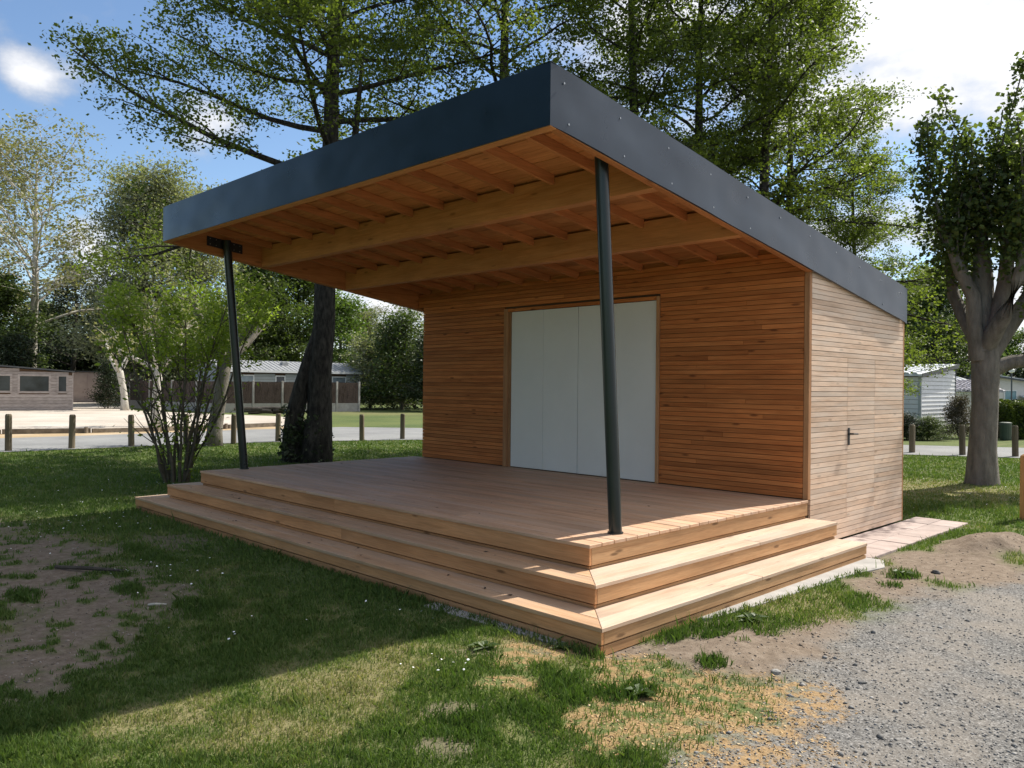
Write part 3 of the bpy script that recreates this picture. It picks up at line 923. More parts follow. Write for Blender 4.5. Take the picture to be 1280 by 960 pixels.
# --- pavings and slab by the side wall
sl = thing('paving', 'pale concrete slab paving beside the clad side wall', 'paving')
for i in range(6):
    for j in range(2):
        x0 = .012 + j * .305; y0 = 3.52 + i * .5
        if j == 0 and i == 0: pass
        if x0 < S2 and y0 < D + .02: continue
        box('slab', M_SLAB, sl, x0, x0 + .298, y0, y0 + .492, -.05, .016 + rr.uniform(-.004, .004), .004)
sl['kind'] = 'structure'
cs = MB().prism([(.56, .45), (.66, .6), (.72, 1.4), (.76, 2.6), (.86, 3.2), (.74, 3.5), (.56, 3.5)], -.06, .014).build('concrete_footing', M_CONC, None, bevel=.004)
tag(cs, 'pale concrete footing showing along the lower step', 'footing')
cs2 = MB().prism([(-1.0, -.72), (.3, -.66), (.3, -.55), (-1.0, -.55)], -.06, .010).build('concrete_footing', M_CONC, None, bevel=.004)
tag(cs2, 'narrow concrete footing edge under the front of the lower step', 'footing')

# ------------------------------------------------------------------ trees
class Tree:
    def __init__(s, seed):
        s.r = random.Random(seed); s.rng = np.random.default_rng(seed)
        s.wood = MB(); s.lp = []; s.ld = []
    def curve(s, p, d, length, n, wob, lift):
        pts = [Vector(p)]; d = Vector(d).normalized(); q = Vector(p)
        for i in range(n):
            d = (d + Vector((s.r.gauss(0, wob), s.r.gauss(0, wob), s.r.gauss(0, wob) + lift))).normalized()
            q = q + d * (length / n); pts.append(q.copy())
        return pts
    def at(s, pts, t):
        f = t * (len(pts) - 1); i = min(int(f), len(pts) - 2); u = f - i
        return pts[i].lerp(pts[i + 1], u), (pts[i + 1] - pts[i]).normalized()
    def leaves_at(s, c, sig, n):
        s.lp.append(np.array(c)[None, :] + s.rng.normal(0, 1, (n, 3)) * np.array(sig)[None, :])
    def leafmesh(s, name, size, aspect=.62, updroop=.5):
        P = np.concatenate(s.lp); n = len(P); rg = s.rng
        a = rg.normal(0, 1, (n, 3)); a[:, 2] = a[:, 2] * .6 - .35; a /= np.linalg.norm(a, axis=1)[:, None]
        nn = rg.normal(0, 1, (n, 3)); nn[:, 2] += updroop * 2; b = np.cross(a, nn); b /= np.linalg.norm(b, axis=1)[:, None] + 1e-9
        sz = size * rg.uniform(.6, 1.3, n)[:, None]
        c = np.cross(a, b)
        V = np.stack([P - a * sz * .5, P + b * sz * aspect * .5 + c * sz * .08, P + a * sz * .5, P - b * sz * aspect * .5 + c * sz * .08], 1).reshape(-1, 3)
        F = np.arange(n * 4).reshape(n, 4)
        return np_mesh(name, V, F)


def side_dir(d, r, spread):
    ref = Vector((0, 0, 1)) if abs(d.z) < .95 else Vector((1, 0, 0))
    s = d.cross(ref).normalized()
    return s


def gen_tree(seed, H, r0, cb, spread, nprim, nsec, ntw, nleaf, leaf, elev=(0.05, .6), top_taper=.35, wob=.10, sig=.16, droop=-.01, trunk_wob=.03, lean=(0, 0), low=1.0, extra=None, thr=3, flat=1.0):
    T = Tree(seed); r = T.r
    tp = [Vector((0, 0, -.15))]; n = 14
    dx = dy = 0
    for i in range(1, n + 1):
        t = i / n
        dx += r.gauss(0, trunk_wob); dy += r.gauss(0, trunk_wob)
        tp.append(Vector((lean[0] * t + dx, lean[1] * t + dy, H * t)))
    rad = [r0 * (1.35 if i == 0 else 1.1 if i == 1 and H < 6 else 1) * (1 - .9 * (i / n) ** 1.1) + .012 for i in range(n + 1)]
    T.wood.tube(tp, rad, 9)
    ga = r.uniform(0, 6)
    for k in range(nprim):
        u = (k + .5) / nprim
        t = cb + (1 - cb) * u * .98
        p, td = T.at(tp, t)
        ga += 2.399 + r.uniform(-.5, .5)
        el = elev[0] + (elev[1] - elev[0]) * u + r.uniform(-.15, .15)
        shape = (low + (1 - low) * min(u * 3, 1)) * (1 - (1 - top_taper) * u ** 1.4)
        Ln = spread * shape * r.uniform(.72, 1.15)
        d = Vector((math.cos(ga) * math.cos(el), math.sin(ga) * math.cos(el), math.sin(el)))
        pr = T.curve(p, d, Ln, 7, wob, droop + .02)
        br = max(r0 * .42 * (1 - .7 * t) * (Ln / spread) ** .6, .018)
        T.wood.tube(pr, [br * (1 - .85 * i / 7) + .006 for i in range(8)], 5, False)
        for m in range(nsec):
            tt = .22 + .78 * (m + r.random() * .7) / nsec
            q, qd = T.at(pr, min(tt, 1))
            sd = side_dir(qd, r, 0) * (1 if m % 2 else -1)
            dd = (qd * r.uniform(.35, .9) + sd * r.uniform(.5, 1.0) + Vector((0, 0, r.uniform(-.25, .45) * flat))).normalized()
            l2 = Ln * .42 * (1.15 - .6 * tt) * r.uniform(.6, 1.25)
            se = T.curve(q, dd, l2, 4, wob * 1.2, droop)
            T.wood.tube(se, [max(br * .35 * (1 - i / 5), .005) for i in range(5)], thr, False)
            for w in range(ntw):
                t3 = .25 + .75 * (w + r.random()) / ntw
                q3, d3 = T.at(se, min(t3, 1))
                e = q3 + Vector((r.gauss(0, 1), r.gauss(0, 1), r.gauss(0, .6))) * (sig * 1.2)
                T.wood.tube([q3, e], [.006, .003], 3, False)
                T.leaves_at(e, (sig, sig, sig * .6), max(1, int(nleaf * r.uniform(.5, 1.5))))
    if extra: extra(T, tp)
    return T


class Proto: pass


def proto(T, leafm, barkm, leaf, aspect=.62, name='tree', upd=.5):
    p = Proto()
    w = T.wood
    p.wood = mesh_from(name + '_trunk', w.V, w.F, True); p.wood.materials.append(barkm)
    p.leaf = T.leafmesh(name + '_crown', leaf, aspect, upd); p.leaf.materials.append(leafm)
    return p


def place(p, name, label, cat, loc, rz=0, sc_=1.0, group=None, sz=None, crown='crown', trunk='trunk'):
    t = thing(name, label, cat, loc, rz, group)
    t.scale = (sc_, sc_, sz if sz else sc_)
    link(trunk, p.wood, None, t); link(crown, p.leaf, None, t)
    return t


# the near alder by the stage: forked foot, ivy
def alder_extra(T, tp):
    T.wood.tube([(-.36, -.30, -.1), (-.40, -.31, .5), (-.36, -.28, 1.0), (-.24, -.19, 1.6), (-.08, -.06, 2.3), (.05, .03, 2.9)], [.24, .21, .19, .17, .14, .08], 9)
    T.wood.tube([(.05, .05, 4.6), (.45, .40, 5.3), (.55, .5, 6.5), (.7, .6, 8.5)], [.12, .10, .08, .03], 7, False)
    T.wood.tube([(0, 0, -.12), (.02, 0, .3), (.04, 0, .9)], [.34, .29, .26], 10)


T = gen_tree(21, 13.5, .26, .39, 5.3, 42, 10, 6, 44, .09, elev=(-.02, .75), wob=.10, sig=.17, lean=(.30, .30), low=.95, extra=alder_extra, flat=.8)
P_ALD1 = proto(T, LF_ALDER, M_BARK, .084, name='alder')
tA = place(P_ALD1, 'alder_tree', 'tall alder with forked ivy covered foot standing behind the stage deck', 'tree', (-11.1, 4.45, 0), 0)
iv = Tree(4)
for i in range(140):
    z_ = abs(iv.r.gauss(0, .55)); a = iv.r.uniform(0, 6.28)
    if z_ < 1.5: iv.leaves_at((-.39 + .06 * z_ + math.cos(a) * .23, -.31 + .04 * z_ + math.sin(a) * .23, z_), (.05, .05, .06), 7)
for i in range(60):
    z_ = iv.r.uniform(0, 1.0); a = iv.r.uniform(0, 6.28)
    iv.leaves_at((math.cos(a) * .30, math.sin(a) * .30, z_), (.04, .04, .06), 5)
link('ivy', iv.leafmesh('ivy', .075, .8), LF_IVY, tA)

T = gen_tree(33, 14.5, .20, .28, 4.8, 34, 10, 5, 27, .09, elev=(-.10, .8), wob=.11, sig=.155, lean=(.2, -.2), low=.8)
P_ALD2 = proto(T, LF_ALDER, M_BARK, .095, name='alder')
T = gen_tree(58, 13.0, .19, .20, 4.6, 34, 10, 5, 26, .09, elev=(-.12, .7), wob=.12, sig=.155, lean=(-.3, .2), low=.75, top_taper=.25)
P_ALD3 = proto(T, LF_ALDER, M_BARK, .095, name='alder')
G_A = 'alders behind the pavilion'
LA = 'tall leafy alder rising behind the pavilion roof'
place(P_ALD2, 'alder_tree', LA, 'tree', (-9.9, 8.6, 0), 1.0, 1.0, G_A)
place(P_ALD3, 'alder_tree', LA, 'tree', (-8.4, 11.6, 0), 2.4, 1.08, G_A)
place(P_ALD2, 'alder_tree', LA, 'tree', (-7.3, 12.9, 0), 3.9, 0.95, G_A)
place(P_ALD3, 'alder_tree', LA, 'tree', (-5.9, 13.6, 0), 5.2, 0.98, G_A)
place(P_ALD2, 'alder_tree', LA, 'tree', (-6.6, 16.4, 0), 0.3, .82, G_A)
place(P_ALD3, 'alder_tree', LA, 'tree', (-5.6, 18.2, 0), 1.9, .62, G_A)


# plane tree on the lawn at the right
def plane_tree():
    T = Tree(77); r = T.r
    R = T.wood
    R.tube([(0, 0, -.15), (0, 0, .12), (0, 0, .6), (.03, .02, 1.4), (.03, .03, 2.1), (.03, .03, 2.5)], [.32, .265, .225, .21, .225, .20], 14, False)
    limbs = []
    dirs = Vector((.7035, .7107, 0))                   # across the view; limbs spread mostly this way and towards/away
    dep = Vector((-.7107, .7035, 0))
    def limb(pts, rad):
        q = [dirs * a + dep * b + Vector((0, 0, z)) for a, b, z in pts]
        R.tube(q, rad, 9, False); limbs.append(q)
    limb([(-.05, 0, 2.2), (-.18, -.05, 2.75), (-.22, -.05, 3.3), (-.42, 0, 3.75), (-.62, .05, 4.3)], [.19, .13, .12, .11, .06])
    limb([(0, 0, 2.3), (.03, .1, 3.0), (.05, .12, 3.6), (.0, .1, 4.3), (-.05, .1, 5.2)], [.22, .20, .17, .12, .05])
    limb([(.02, .02, 2.3), (.18, -.1, 2.9), (.28, -.15, 3.5), (.3, -.2, 4.2), (.35, -.2, 5.1)], [.2, .14, .13, .10, .05])
    limb([(.05, 0, 2.2), (.38, .05, 2.65), (.72, .1, 3.1), (1.0, .12, 3.7), (1.15, .15, 4.5)], [.19, .16, .14, .11, .05])
    limb([(.1, 0, 2.0), (.45, -.1, 2.15), (.85, -.2, 2.2), (1.3, -.2, 2.5), (1.6, -.2, 3.1)], [.15, .12, .11, .09, .05])
    limb([(.0, .05, 2.4), (-.05, .45, 2.9), (-.1, .8, 3.4), (-.1, 1.0, 4.2)], [.17, .13, .11, .05])
    limb([(.0, -.05, 2.4), (.1, -.45, 2.95), (.15, -.75, 3.5), (.2, -.85, 4.2)], [.17, .13, .11, .05])
    for q in limbs:
        for i in range(9):
            t = r.uniform(.62, 1.0)
            p, d = T.at(q, t)
            dd = Vector((r.gauss(0, .30), r.gauss(0, .30), 1)).normalized()
            Ln = r.uniform(1.0, 2.9) * (1.0 if r.random() < .8 else 1.15)
            c = T.curve(p, dd, Ln, 6, .07, .05)
            R.tube(c, [.022 * (1 - i_ / 8) + .004 for i_ in range(7)], 4, False)
            for w in range(int(Ln * 15)):
                t3 = r.uniform(.12, 1)
                q3, d3 = T.at(c, t3)
                s_ = .20 * (1.15 - .75 * t3)
                T.leaves_at(q3, (s_, s_, .10), 11)
        for i in range(26):
            p, d = T.at(q, r.uniform(.72, 1))
            T.leaves_at((p.x + r.gauss(0, .25), p.y + r.gauss(0, .25), p.z + r.gauss(.15, .25)), (.16, .16, .13), 9)
    return T


P_PLANE = proto(plane_tree(), LF_PLANE, M_BARKP, .092, .85, 'plane')
place(P_PLANE, 'plane_tree', 'stout grey plane tree with upright dense crown on the lawn', 'tree', (-.55, 11.4, 0))


# multi-stemmed shrub by the steps
def shrub():
    T = Tree(5); r = T.r
    for i in range(19):
        a = r.uniform(0, 6.28); el = r.uniform(1.22, 1.53)
        d = Vector((math.cos(a) * math.cos(el), math.sin(a) * math.cos(el), math.sin(el)))
        Ln = r.uniform(1.9, 3.5) if i > 4 else r.uniform(.9, 1.6)
        c = T.curve((math.cos(a) * .16, math.sin(a) * .16, -.05), d, Ln, 8, .075, .01)
        T.wood.tube(c, [.025 * (1 - j / 9.5) + .004 for j in range(9)], 6, False)
        for k in range(9):
            t = r.uniform(.3, 1.0)
            p, pd = T.at(c, t)
            d2 = (pd * .8 + Vector((r.gauss(0, .5), r.gauss(0, .5), r.uniform(0, .5)))).normalized()
            l2 = r.uniform(.3, .9)
            c2 = T.curve(p, d2, l2, 4, .12, .02)
            T.wood.tube(c2, [.010, .008, .006, .005, .003], 4, False)
            for w in range(7):
                q, qd = T.at(c2, r.uniform(.3, 1))
                dens = max(0., min(1., (q.z - 1.85) / .7))
                nl = int(26 * dens * r.uniform(.4, 1.3)) + (3 if r.random() < .25 else 0)
                if nl: T.leaves_at(q, (.15, .15, .09), nl)
    for i in range(16):
        a = r.uniform(0, 6.28)
        T.leaves_at((math.cos(a) * .25, math.sin(a) * .25, r.uniform(.15, 1.0)), (.1, .1, .14), 14)
    return T


P_SHRUB = proto(shrub(), LF_SHRUB, M_STEM, .085, .5, 'shrub')
place(P_SHRUB, 'shrub', 'many stemmed shrub with bright green top beside the steps', 'shrub', (-9.6, .95, 0), .4, 1.0, crown='foliage', trunk='stems')


# pollarded plane trees with pale bark across the lawn and on the court
def pollard(seed, H, r0, leafy):
    T = Tree(seed); r = T.r
    c = T.curve((0, 0, -.1), (0, 0, 1), H * .55, 5, .05, .05)
    T.wood.tube(c, [r0 * 1.4, r0 * 1.05, r0 * .95, r0 * .9, r0 * .95, r0 * 1.0], 10)
    for i in range(4):
        a = i * 1.6 + r.uniform(-.3, .3)
        l = T.curve(c[-1] - Vector((0, 0, .25)), (math.cos(a) * .7, math.sin(a) * .7, .8), H * .45 * r.uniform(.7, 1.1), 5, .14, .06)
        T.wood.tube(l, [r0 * .65, r0 * .5, r0 * .45, r0 * .4, r0 * .42, r0 * .5], 8)
        for k in range(5):
            s = T.curve(l[-1], (r.gauss(0, .7), r.gauss(0, .7), .7), r.uniform(.4, 1.3), 4, .15, 0)
            T.wood.tube(s, [.03, .022, .016, .01, .006], 4, False)
            for q in s[1:]: T.leaves_at(q, (.14, .14, .12), leafy)
    return T


P_POL = proto(pollard(3, 4.2, .17, 9), LF_YELLOW, M_BARKW, .12, .7, 'pollard')
P_POL2 = proto(pollard(8, 4.4, .19, 16), LF_SHRUB, M_BARKP, .10, .7, 'pollard')
place(P_POL2, 'pollard_tree', 'pollarded tree with mottled trunk between shrub and bollards', 'tree', (-16.6, 4.75, 0), .6)
place(P_POL, 'pollard_tree', 'pale pollarded trunk standing on the sand court', 'tree', (-26.8, 7.25, 0), 2.2, 1.05)
place(P_POL, 'pollard_tree', 'knobbly white pollarded plane near the pink shed', 'tree', (-44.7, 12.3, 0), 4.0, 1.12)

# ---- far trees
P_BROAD = proto(gen_tree(101, 11, .24, .14, 4.6, 30, 7, 5, 19, .2, elev=(-.1, .9), sig=.42, low=.8, top_taper=.4), LF_GREEN, M_BARKD, .26, .7, 'broad')
P_BRIGHT = proto(gen_tree(102, 9, .18, .14, 3.2, 24, 7, 4, 15, .2, elev=(0, .9), sig=.38, low=.7), LF_BRIGHT, M_BARKD, .24, .7, 'bright')
P_WILL = proto(gen_tree(103, 15, .32, .10, 5.2, 36, 8, 5, 24, .2, elev=(.10, 1.0), sig=.55, low=.8, top_taper=.4), LF_WILLOW, M_BARKD, .27, .42, 'willow')
P_POP = proto(gen_tree(104, 18, .34, .30, 8.2, 24, 10, 5, 7, .2, elev=(.45, 1.05), sig=.38, wob=.13, top_taper=.5), LF_YELLOW, M_BARKW, .23, .7, 'poplar')
P_DARKT = proto(gen_tree(105, 11, .22, .25, 3.4, 28, 9, 4, 8, .2, elev=(.0, .7), sig=.3, wob=.2, top_taper=.3), LF_DARK, M_BARKD, .20, .6, 'dark')
P_BUSH = proto(gen_tree(106, 3.6, .06, .05, 2.0, 26, 6, 4, 16, .15, elev=(.05, 1.2), sig=.26, low=.95, top_taper=.6), LF_GREEN, M_STEM, .17, .55, 'bush')
P_BUSHD = Proto(); P_BUSHD.wood = P_BUSH.wood; P_BUSHD.leaf = P_BUSH.leaf.copy(); P_BUSHD.leaf.materials[0] = LF_DARK
P_BUSHR = Proto(); P_BUSHR.wood = P_BUSH.wood; P_BUSHR.leaf = P_BUSH.leaf.copy(); P_BUSHR.leaf.materials[0] = LF_RED
P_BUSHW = Proto(); P_BUSHW.wood = P_BUSH.wood; P_BUSHW.leaf = P_BUSH.leaf.copy(); P_BUSHW.leaf.materials[0] = LF_WILLOW


def far(px, d):
    """ground point at distance d along the view through column px of the photograph"""
    k = (px - 640) / 1009.83
    return (CAM.x + d * (fw.x + rt.x * k), CAM.y + d * (fw.y + rt.y * k), 0)


FT = [  # proto, column, distance, scale, zscale, name, label
    (P_POP, 40, 60, 1.1, 1.0, 'poplar_tree', 'tall sparse poplar with young yellowish leaves and pale trunk behind the wooden cabin'),
    (P_POP, -25, 62, 1.1, 1.02, 'poplar_tree', 'poplar with paler crown rising over the cabin roof'),
    (P_WILL, 180, 56, 1.05, 1.02, 'willow_tree', 'broad silvery willow beyond the sand court'),
    (P_WILL, 238, 60, 1.05, 1.0, 'willow_tree', 'silvery willow behind the grey mobile home beside the stage roof'),
    (P_DARKT, 92, 66, 1.05, 1.0, 'bare_tree', 'dark thinly leaved tree behind the pink shed'),
    (P_DARKT, 145, 70, 1.1, .95, 'bare_tree', 'dark thin tree between the pink shed and the willow'),
    (P_BROAD, -5, 58, .85, .78, 'broadleaf_tree', 'green broadleaf tree close behind the wooden cabin'),
    (P_BROAD, 60, 74, 1.0, .72, 'broadleaf_tree', 'low dense green tree behind the pale poplar trunk'),
    (P_BROAD, 128, 78, 1.0, .72, 'broadleaf_tree', 'dense green tree far behind the pink shed'),
    (P_BROAD, 318, 66, 1.0, 1.0, 'broadleaf_tree', 'green broadleaf tree rising behind the grey mobile home'),
    (P_BROAD, 372, 70, 1.0, 1.05, 'broadleaf_tree', 'leafy tree behind the mobile home next to the alder trunk'),
    (P_BRIGHT, 425, 62, 1.0, .88, 'broadleaf_tree', 'bright green tree at the end of the mobile home'),
    (P_WILL, 450, 72, .72, .52, 'willow_tree', 'small grey green willow between the bright tree and the wall'),
    (P_DARKT, 478, 74, .8, .62, 'conifer_tree', 'dark evergreen behind the round bush'),
    (P_POP, 512, 70, .55, .52, 'bare_tree', 'thin sparse tree showing above the round bush'),
    (P_BROAD, 255, 80, 1.0, .8, 'broadleaf_tree', 'dense tree far behind the willow and the fence'),
    (P_BROAD, 190, 84, 1.0, .75, 'broadleaf_tree', 'dark green tree at the back of the sand court'),
    (P_BROAD, 1165, 52, .85, .78, 'broadleaf_tree', 'round green tree behind the white mobile home'),
    (P_BROAD, 1130, 58, .8, .75, 'broadleaf_tree', 'green tree touching the pavilion side wall above the white mobile home'),
    (P_DARKT, 1195, 60, .7, .62, 'broadleaf_tree', 'thin tree between white mobile home and plane trunk'),
    (P_BRIGHT, 1262, 70, .8, .72, 'broadleaf_tree', 'light green tree behind the cream house'),
    (P_BROAD, 1220, 80, .8, .62, 'broadleaf_tree', 'distant green tree behind the plane trunk'),
    (P_BROAD, 1310, 66, .8, .6, 'broadleaf_tree', 'green tree right of the cream house'),
]
for i, (p, px, d, s_, sz_, nm, lb) in enumerate(FT):
    place(p, nm, lb, 'tree', far(px, d), i * 1.37, s_, sz=sz_)
# unseen trees added behind the camera to darken fascia reflections and front fill
for i, (p, x, y, s_) in enumerate([(P_BROAD, -17, -13, 1.2), (P_BROAD, -12, -19, 1.3), (P_WILL, -6, -23, .95), (P_BROAD, -23, -17, 1.3)]):
    place(p, 'broadleaf_tree', 'leafy tree added out of view to darken the open front of the stage', 'tree', (x, y, 0), i * 1.9, s_, 'added trees darkening the stage front')
BU = [
    (P_BUSHD, 15, 54, 1.1, 1.0, 'dark undergrowth bush behind the wooden cabin', ),
    (P_BUSH, 70, 68, 1.5, 1.1, 'leafy bush rising behind the cabin roof corner'),
    (P_BUSHD, 110, 69, 1.5, 1.1, 'dark bush behind the pink shed'),
    (P_BUSH, 150, 72, 1.5, 1.2, 'green bush at the right end of the pink shed'),
    (P_BUSHD, 135, 49, .5, .62, 'dark evergreen bush beside the white pollarded plane'),
    (P_BUSHD, 205, 60, 1.4, 1.2, 'dark bush behind the left part of the wicker fence'),
    (P_BUSH, 245, 58, 1.3, 1.2, 'bush behind the gable of the grey mobile home'),
    (P_BUSHW, 462, 54, 1.2, 1.0, 'grey green bush at the end of the wicker fence'),
    (P_BUSH, 503, 52, 1.35, 1.32, 'large rounded green bush beside the clad wall corner'),
    (P_BUSHD, 520, 56, 1.3, 1.0, 'dark bush half hidden by the clad wall'),
    (P_BUSHD, 545, 50, 1.2, 1.0, 'dark low bush at the foot of the round bush'),
    (P_BUSHR, 1199, 27.5, .30, .30, 'russet bush beside the white mobile home'),
    (P_BUSH, 1160, 26.5, .32, .16, 'low leafy weeds under the white mobile home'),
    (P_BUSHD, 1133, 26.5, .32, .18, 'dark weeds at the corner of the white mobile home'),
    (P_BUSHD, 340, 80, 2.2, 1.5, 'dark bush far behind the mobile home roof'),
    (P_BUSHD, 1190, 62, 1.6, .85, 'dark bush behind the low tiled house'),
    (P_BUSHD, 1240, 66, 1.8, .9, 'dark bush behind the cream house'),
]
for i, (p, px, d, s_, sz_, lb) in enumerate(BU):
    place(p, 'bush', lb, 'bush', far(px, d), i * 2.1, s_, sz=sz_, crown='foliage', trunk='stems')


def hedge(loc, sx, sy, sz, leafm, label, seed, rz=0, n=9000):
    T = Tree(seed); rg = T.rng
    P_ = rg.uniform(-1, 1, (n, 3)); ax = rg.integers(0, 3, n); sg = np.sign(rg.uniform(-1, 1, n))
    P_[np.arange(n), ax] = sg * rg.uniform(.86, 1.03, n)
    ln = np.linalg.norm(P_, axis=1, ord=4)[:, None]; P_ = P_ / np.maximum(ln, .8) * 1.0
    bumpy = 1 + .08 * np.sin(P_[:, :1] * 7 + 1) * np.cos(P_[:, 1:2] * 6)
    P_ = P_ * np.array([sx / 2, sy / 2, sz / 2]) * bumpy; P_[:, 2] += sz / 2
    P_ = P_[P_[:, 2] > 0]
    T.lp.append(P_)
    t = thing('hedge', label, 'hedge', loc, rz)
    T.wood.tube([(0, 0, 0), (0, 0, sz * .8)], [.08, .03], 6)
    link('stems', mesh_from('hedge_stem', T.wood.V, T.wood.F), M_STEM, t)
    link('foliage', T.leafmesh('hedge_leaves', .11, .6), leafm, t)
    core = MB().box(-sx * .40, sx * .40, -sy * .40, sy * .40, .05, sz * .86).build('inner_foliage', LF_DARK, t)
    return t


hedge(far(1252, 28.5), 1.0, 2.6, 1.28, LF_HEDGE, 'clipped yellow green hedge behind the plane trunk', 61, .75)
hedge(far(1290, 32), 1.3, 2.4, 1.25, LF_DARK, 'dark clipped hedge beside the yellow green hedge', 62, .75)

# ------------------------------------------------------------------ bollards
bm_ = MB().tube([(0, 0, -.1), (0, 0, .80), (0, 0, .835)], [.075, .072, .055], 10)
BOL = mesh_from('bollard', bm_.V, bm_.F, False); BOL.materials.append(M_BOLL)
for (x, y, s_) in [(-17.9, .43, 1.04), (-17.8, 1.75, 1.0), (-17.7, 3.11, .97), (-17.45, 4.4, .98), (-17.0, 5.5, .95), (-17.1, 6.86, .96), (-16.7, 8.0, .95), (-16.0, 8.93, .92), (-15.87, 10.29, .92)]:
    o = link('bollard', BOL); o.location = (x, y, 0); o.scale = (1, 1, s_); o.rotation_euler = (RNG.normal(0, .015), RNG.normal(0, .015), RNG.uniform(0, 6))
    tag(o, 'weathered round timber bollard on the lawn edge before the sand court road', 'bollard', 'bollards along the road beside the stage')
for (x, y, s_) in [(-3.9, 17.76, .88), (-2.78, 18.02, .92), (-1.75, 18.6, .93)]:
    o = link('bollard', BOL); o.location = (x, y, 0); o.scale = (1, 1, s_); o.rotation_euler = (RNG.normal(0, .015), RNG.normal(0, .015), RNG.uniform(0, 6))
    tag(o, 'weathered timber bollard on the lawn edge before the white mobile home', 'bollard', 'bollards by the white mobile home')
np_ = thing('wooden_post', 'new orange brown square timber post at the lawn edge near the dirt heap', 'post', (1.02, 7.45, 0))
MB().box(-.06, .06, -.06, .06, -.1, .82).build('shaft', W_TRIMZ if False else M_ORANGEWOOD, np_, bevel=.006)
MB().hexa([(-.054, -.054, .8205), (.054, -.054, .8205), (.054, .054, .8205), (-.054, .054, .8205), (-.03, -.03, .84), (.03, -.03, .84), (.03, .03, .84), (-.03, .03, .84)]).build('cap', M_ORANGEWOOD, np_)

# ------------------------------------------------------------------ buildings (local frame: x along the front, y into the building, z up)
def face_frame(p0, p1):
    a = Vector((*p0, 0)); b = Vector((*p1, 0)); d = b - a
    return a, math.atan2(d.y, d.x), d.length


def clad_wall(parent, mat, x0, x1, z0, z1fun, bh, openings, y=0., dep=.02, backing=True, name='wall', bname='cladding_board'):
    """horizontal boards on the front plane, with openings (xa, xb, za, zb)"""
    if backing:
        mx_ = max(z1fun(x0), z1fun(x1))
        poly = [(x0 + .01, z0), (x1 - .01, z0), (x1 - .01, z1fun(x1) - .02), (x0 + .01, z1fun(x0) - .02)]
        V = [(x, y + .021, z) for x, z in poly] + [(x, y + .06, z) for x, z in poly]
        F = [(0, 1, 2, 3), (7, 6, 5, 4)] + [(i, i + 4, (i + 1) % 4 + 4, (i + 1) % 4) for i in range(4)]
        w = link(name, mesh_from(name, V, F), W_DARK, parent)
    z = z0
    while True:
        top = z + bh - .012
        segs = [(x0, x1)]
        for (xa, xb, za, zb_) in openings:
            if top > za and z < zb_:
                ns = []
                for (a, b) in segs:
                    if xb <= a or xa >= b: ns.append((a, b)); continue
                    if xa > a: ns.append((a, xa))
                    if xb < b: ns.append((xb, b))
                segs = ns
        ok = False
        for (a, b) in segs:
            # trim to the sloping top
            if z1fun(a) < top and z1fun(b) < top: continue
            if z1fun(b) < top:
                lo, hi = a, b
                for _ in range(20):
                    m_ = (lo + hi) / 2
                    if z1fun(m_) >= top: lo = m_
                    else: hi = m_
                b = lo
            elif z1fun(a) < top:
                lo, hi = a, b
                for _ in range(20):
                    m_ = (lo + hi) / 2
                    if z1fun(m_) >= top: hi = m_
                    else: lo = m_
                a = hi
            ok = True
            if b - a > .02: slat(bname, mat, w if backing else parent, a, b, y, y + dep, z, top)
        z += bh
        if z > max(z1fun(x0), z1fun(x1)): break
    return w if backing else None


def window(parent, x0, x1, z0, z1, y, framem, panem, mullions=0, fw_=.06):
    f = MB()
    f.box(x0 - fw_, x1 + fw_, y - .03, y + .03, z1, z1 + fw_); f.box(x0 - fw_, x1 + fw_, y - .03, y + .03, z0 - fw_, z0)
    f.box(x0 - fw_, x0, y - .029, y + .03, z0, z1); f.box(x1, x1 + fw_, y - .029, y + .03, z0, z1)
    for i in range(mullions):
        xm = x0 + (x1 - x0) * (i + 1) / (mullions + 1); f.box(xm - .025, xm + .025, y - .02, y + .03, z0, z1)
    w = f.build('window', framem, parent)
    box('pane', panem, w, x0, x1, y + .005, y + .012, z0, z1)
    return w


# wooden cabin at the far side of the court (front runs left to right)
def cabin():
    a, rz, Ln = face_frame((-48.3, .5), (-45.98, 9.91))
    t = thing('wooden_cabin', 'low weathered board cabin with strip windows and dark roof edge', 'cabin', a, rz)
    top = lambda x: 2.86 - (2.86 - 2.13) * x / Ln
    k = Ln
    ops = [(k - 5.5, k - 2.95, 1.06, 1.93), (k - 2.55, k - 1.12, 1.04, 1.93), (k - .70, k - .27, 1.04, 1.93)]
    w = clad_wall(t, M_WEATH, 0, Ln, 0.02, top, .178, ops)
    for (x0, x1, z0, z1) in ops[1:]: window(t, x0 + .03, x1 - .03, z0 + .03, z1 - .03, .0, M_WEATH, M_GLASS, 0, .11)
    x0, x1, z0, z1 = ops[0]
    window(t, x0 + .03, x1 - .03, z0 + .03, z1 - .03, .0, M_WEATH, M_GLASS, 1, .11)
    box('curtain', M_GLASSB, t, x0 + .06, x1 - 1.05, -.004, .003, z0 + .05, z1 - .05)
    MB().hexa([(-.1, -.12, top(0) + .02), (Ln + .12, -.12, top(Ln) + .01), (Ln + .12, 5, top(Ln) + .01), (-.1, 5, top(0) + .02),
               (-.1, -.12, top(0) + .10), (Ln + .12, -.12, top(Ln) + .085), (Ln + .12, 5, top(Ln) + .085), (-.1, 5, top(0) + .10)]).build('roof', M_DKTRIM, t)
    box('end_wall', M_WEATH, t, Ln - .05, Ln, .065, 4.9, 0, top(Ln))
    box('back_wall', M_WEATH, t, 0, Ln - .06, 4.85, 4.9, 0, top(Ln))
    MB().box(Ln + .001, Ln + .05, -.01, .05, 0, top(Ln)).build('corner_trim', M_WEATH, t)


cabin()


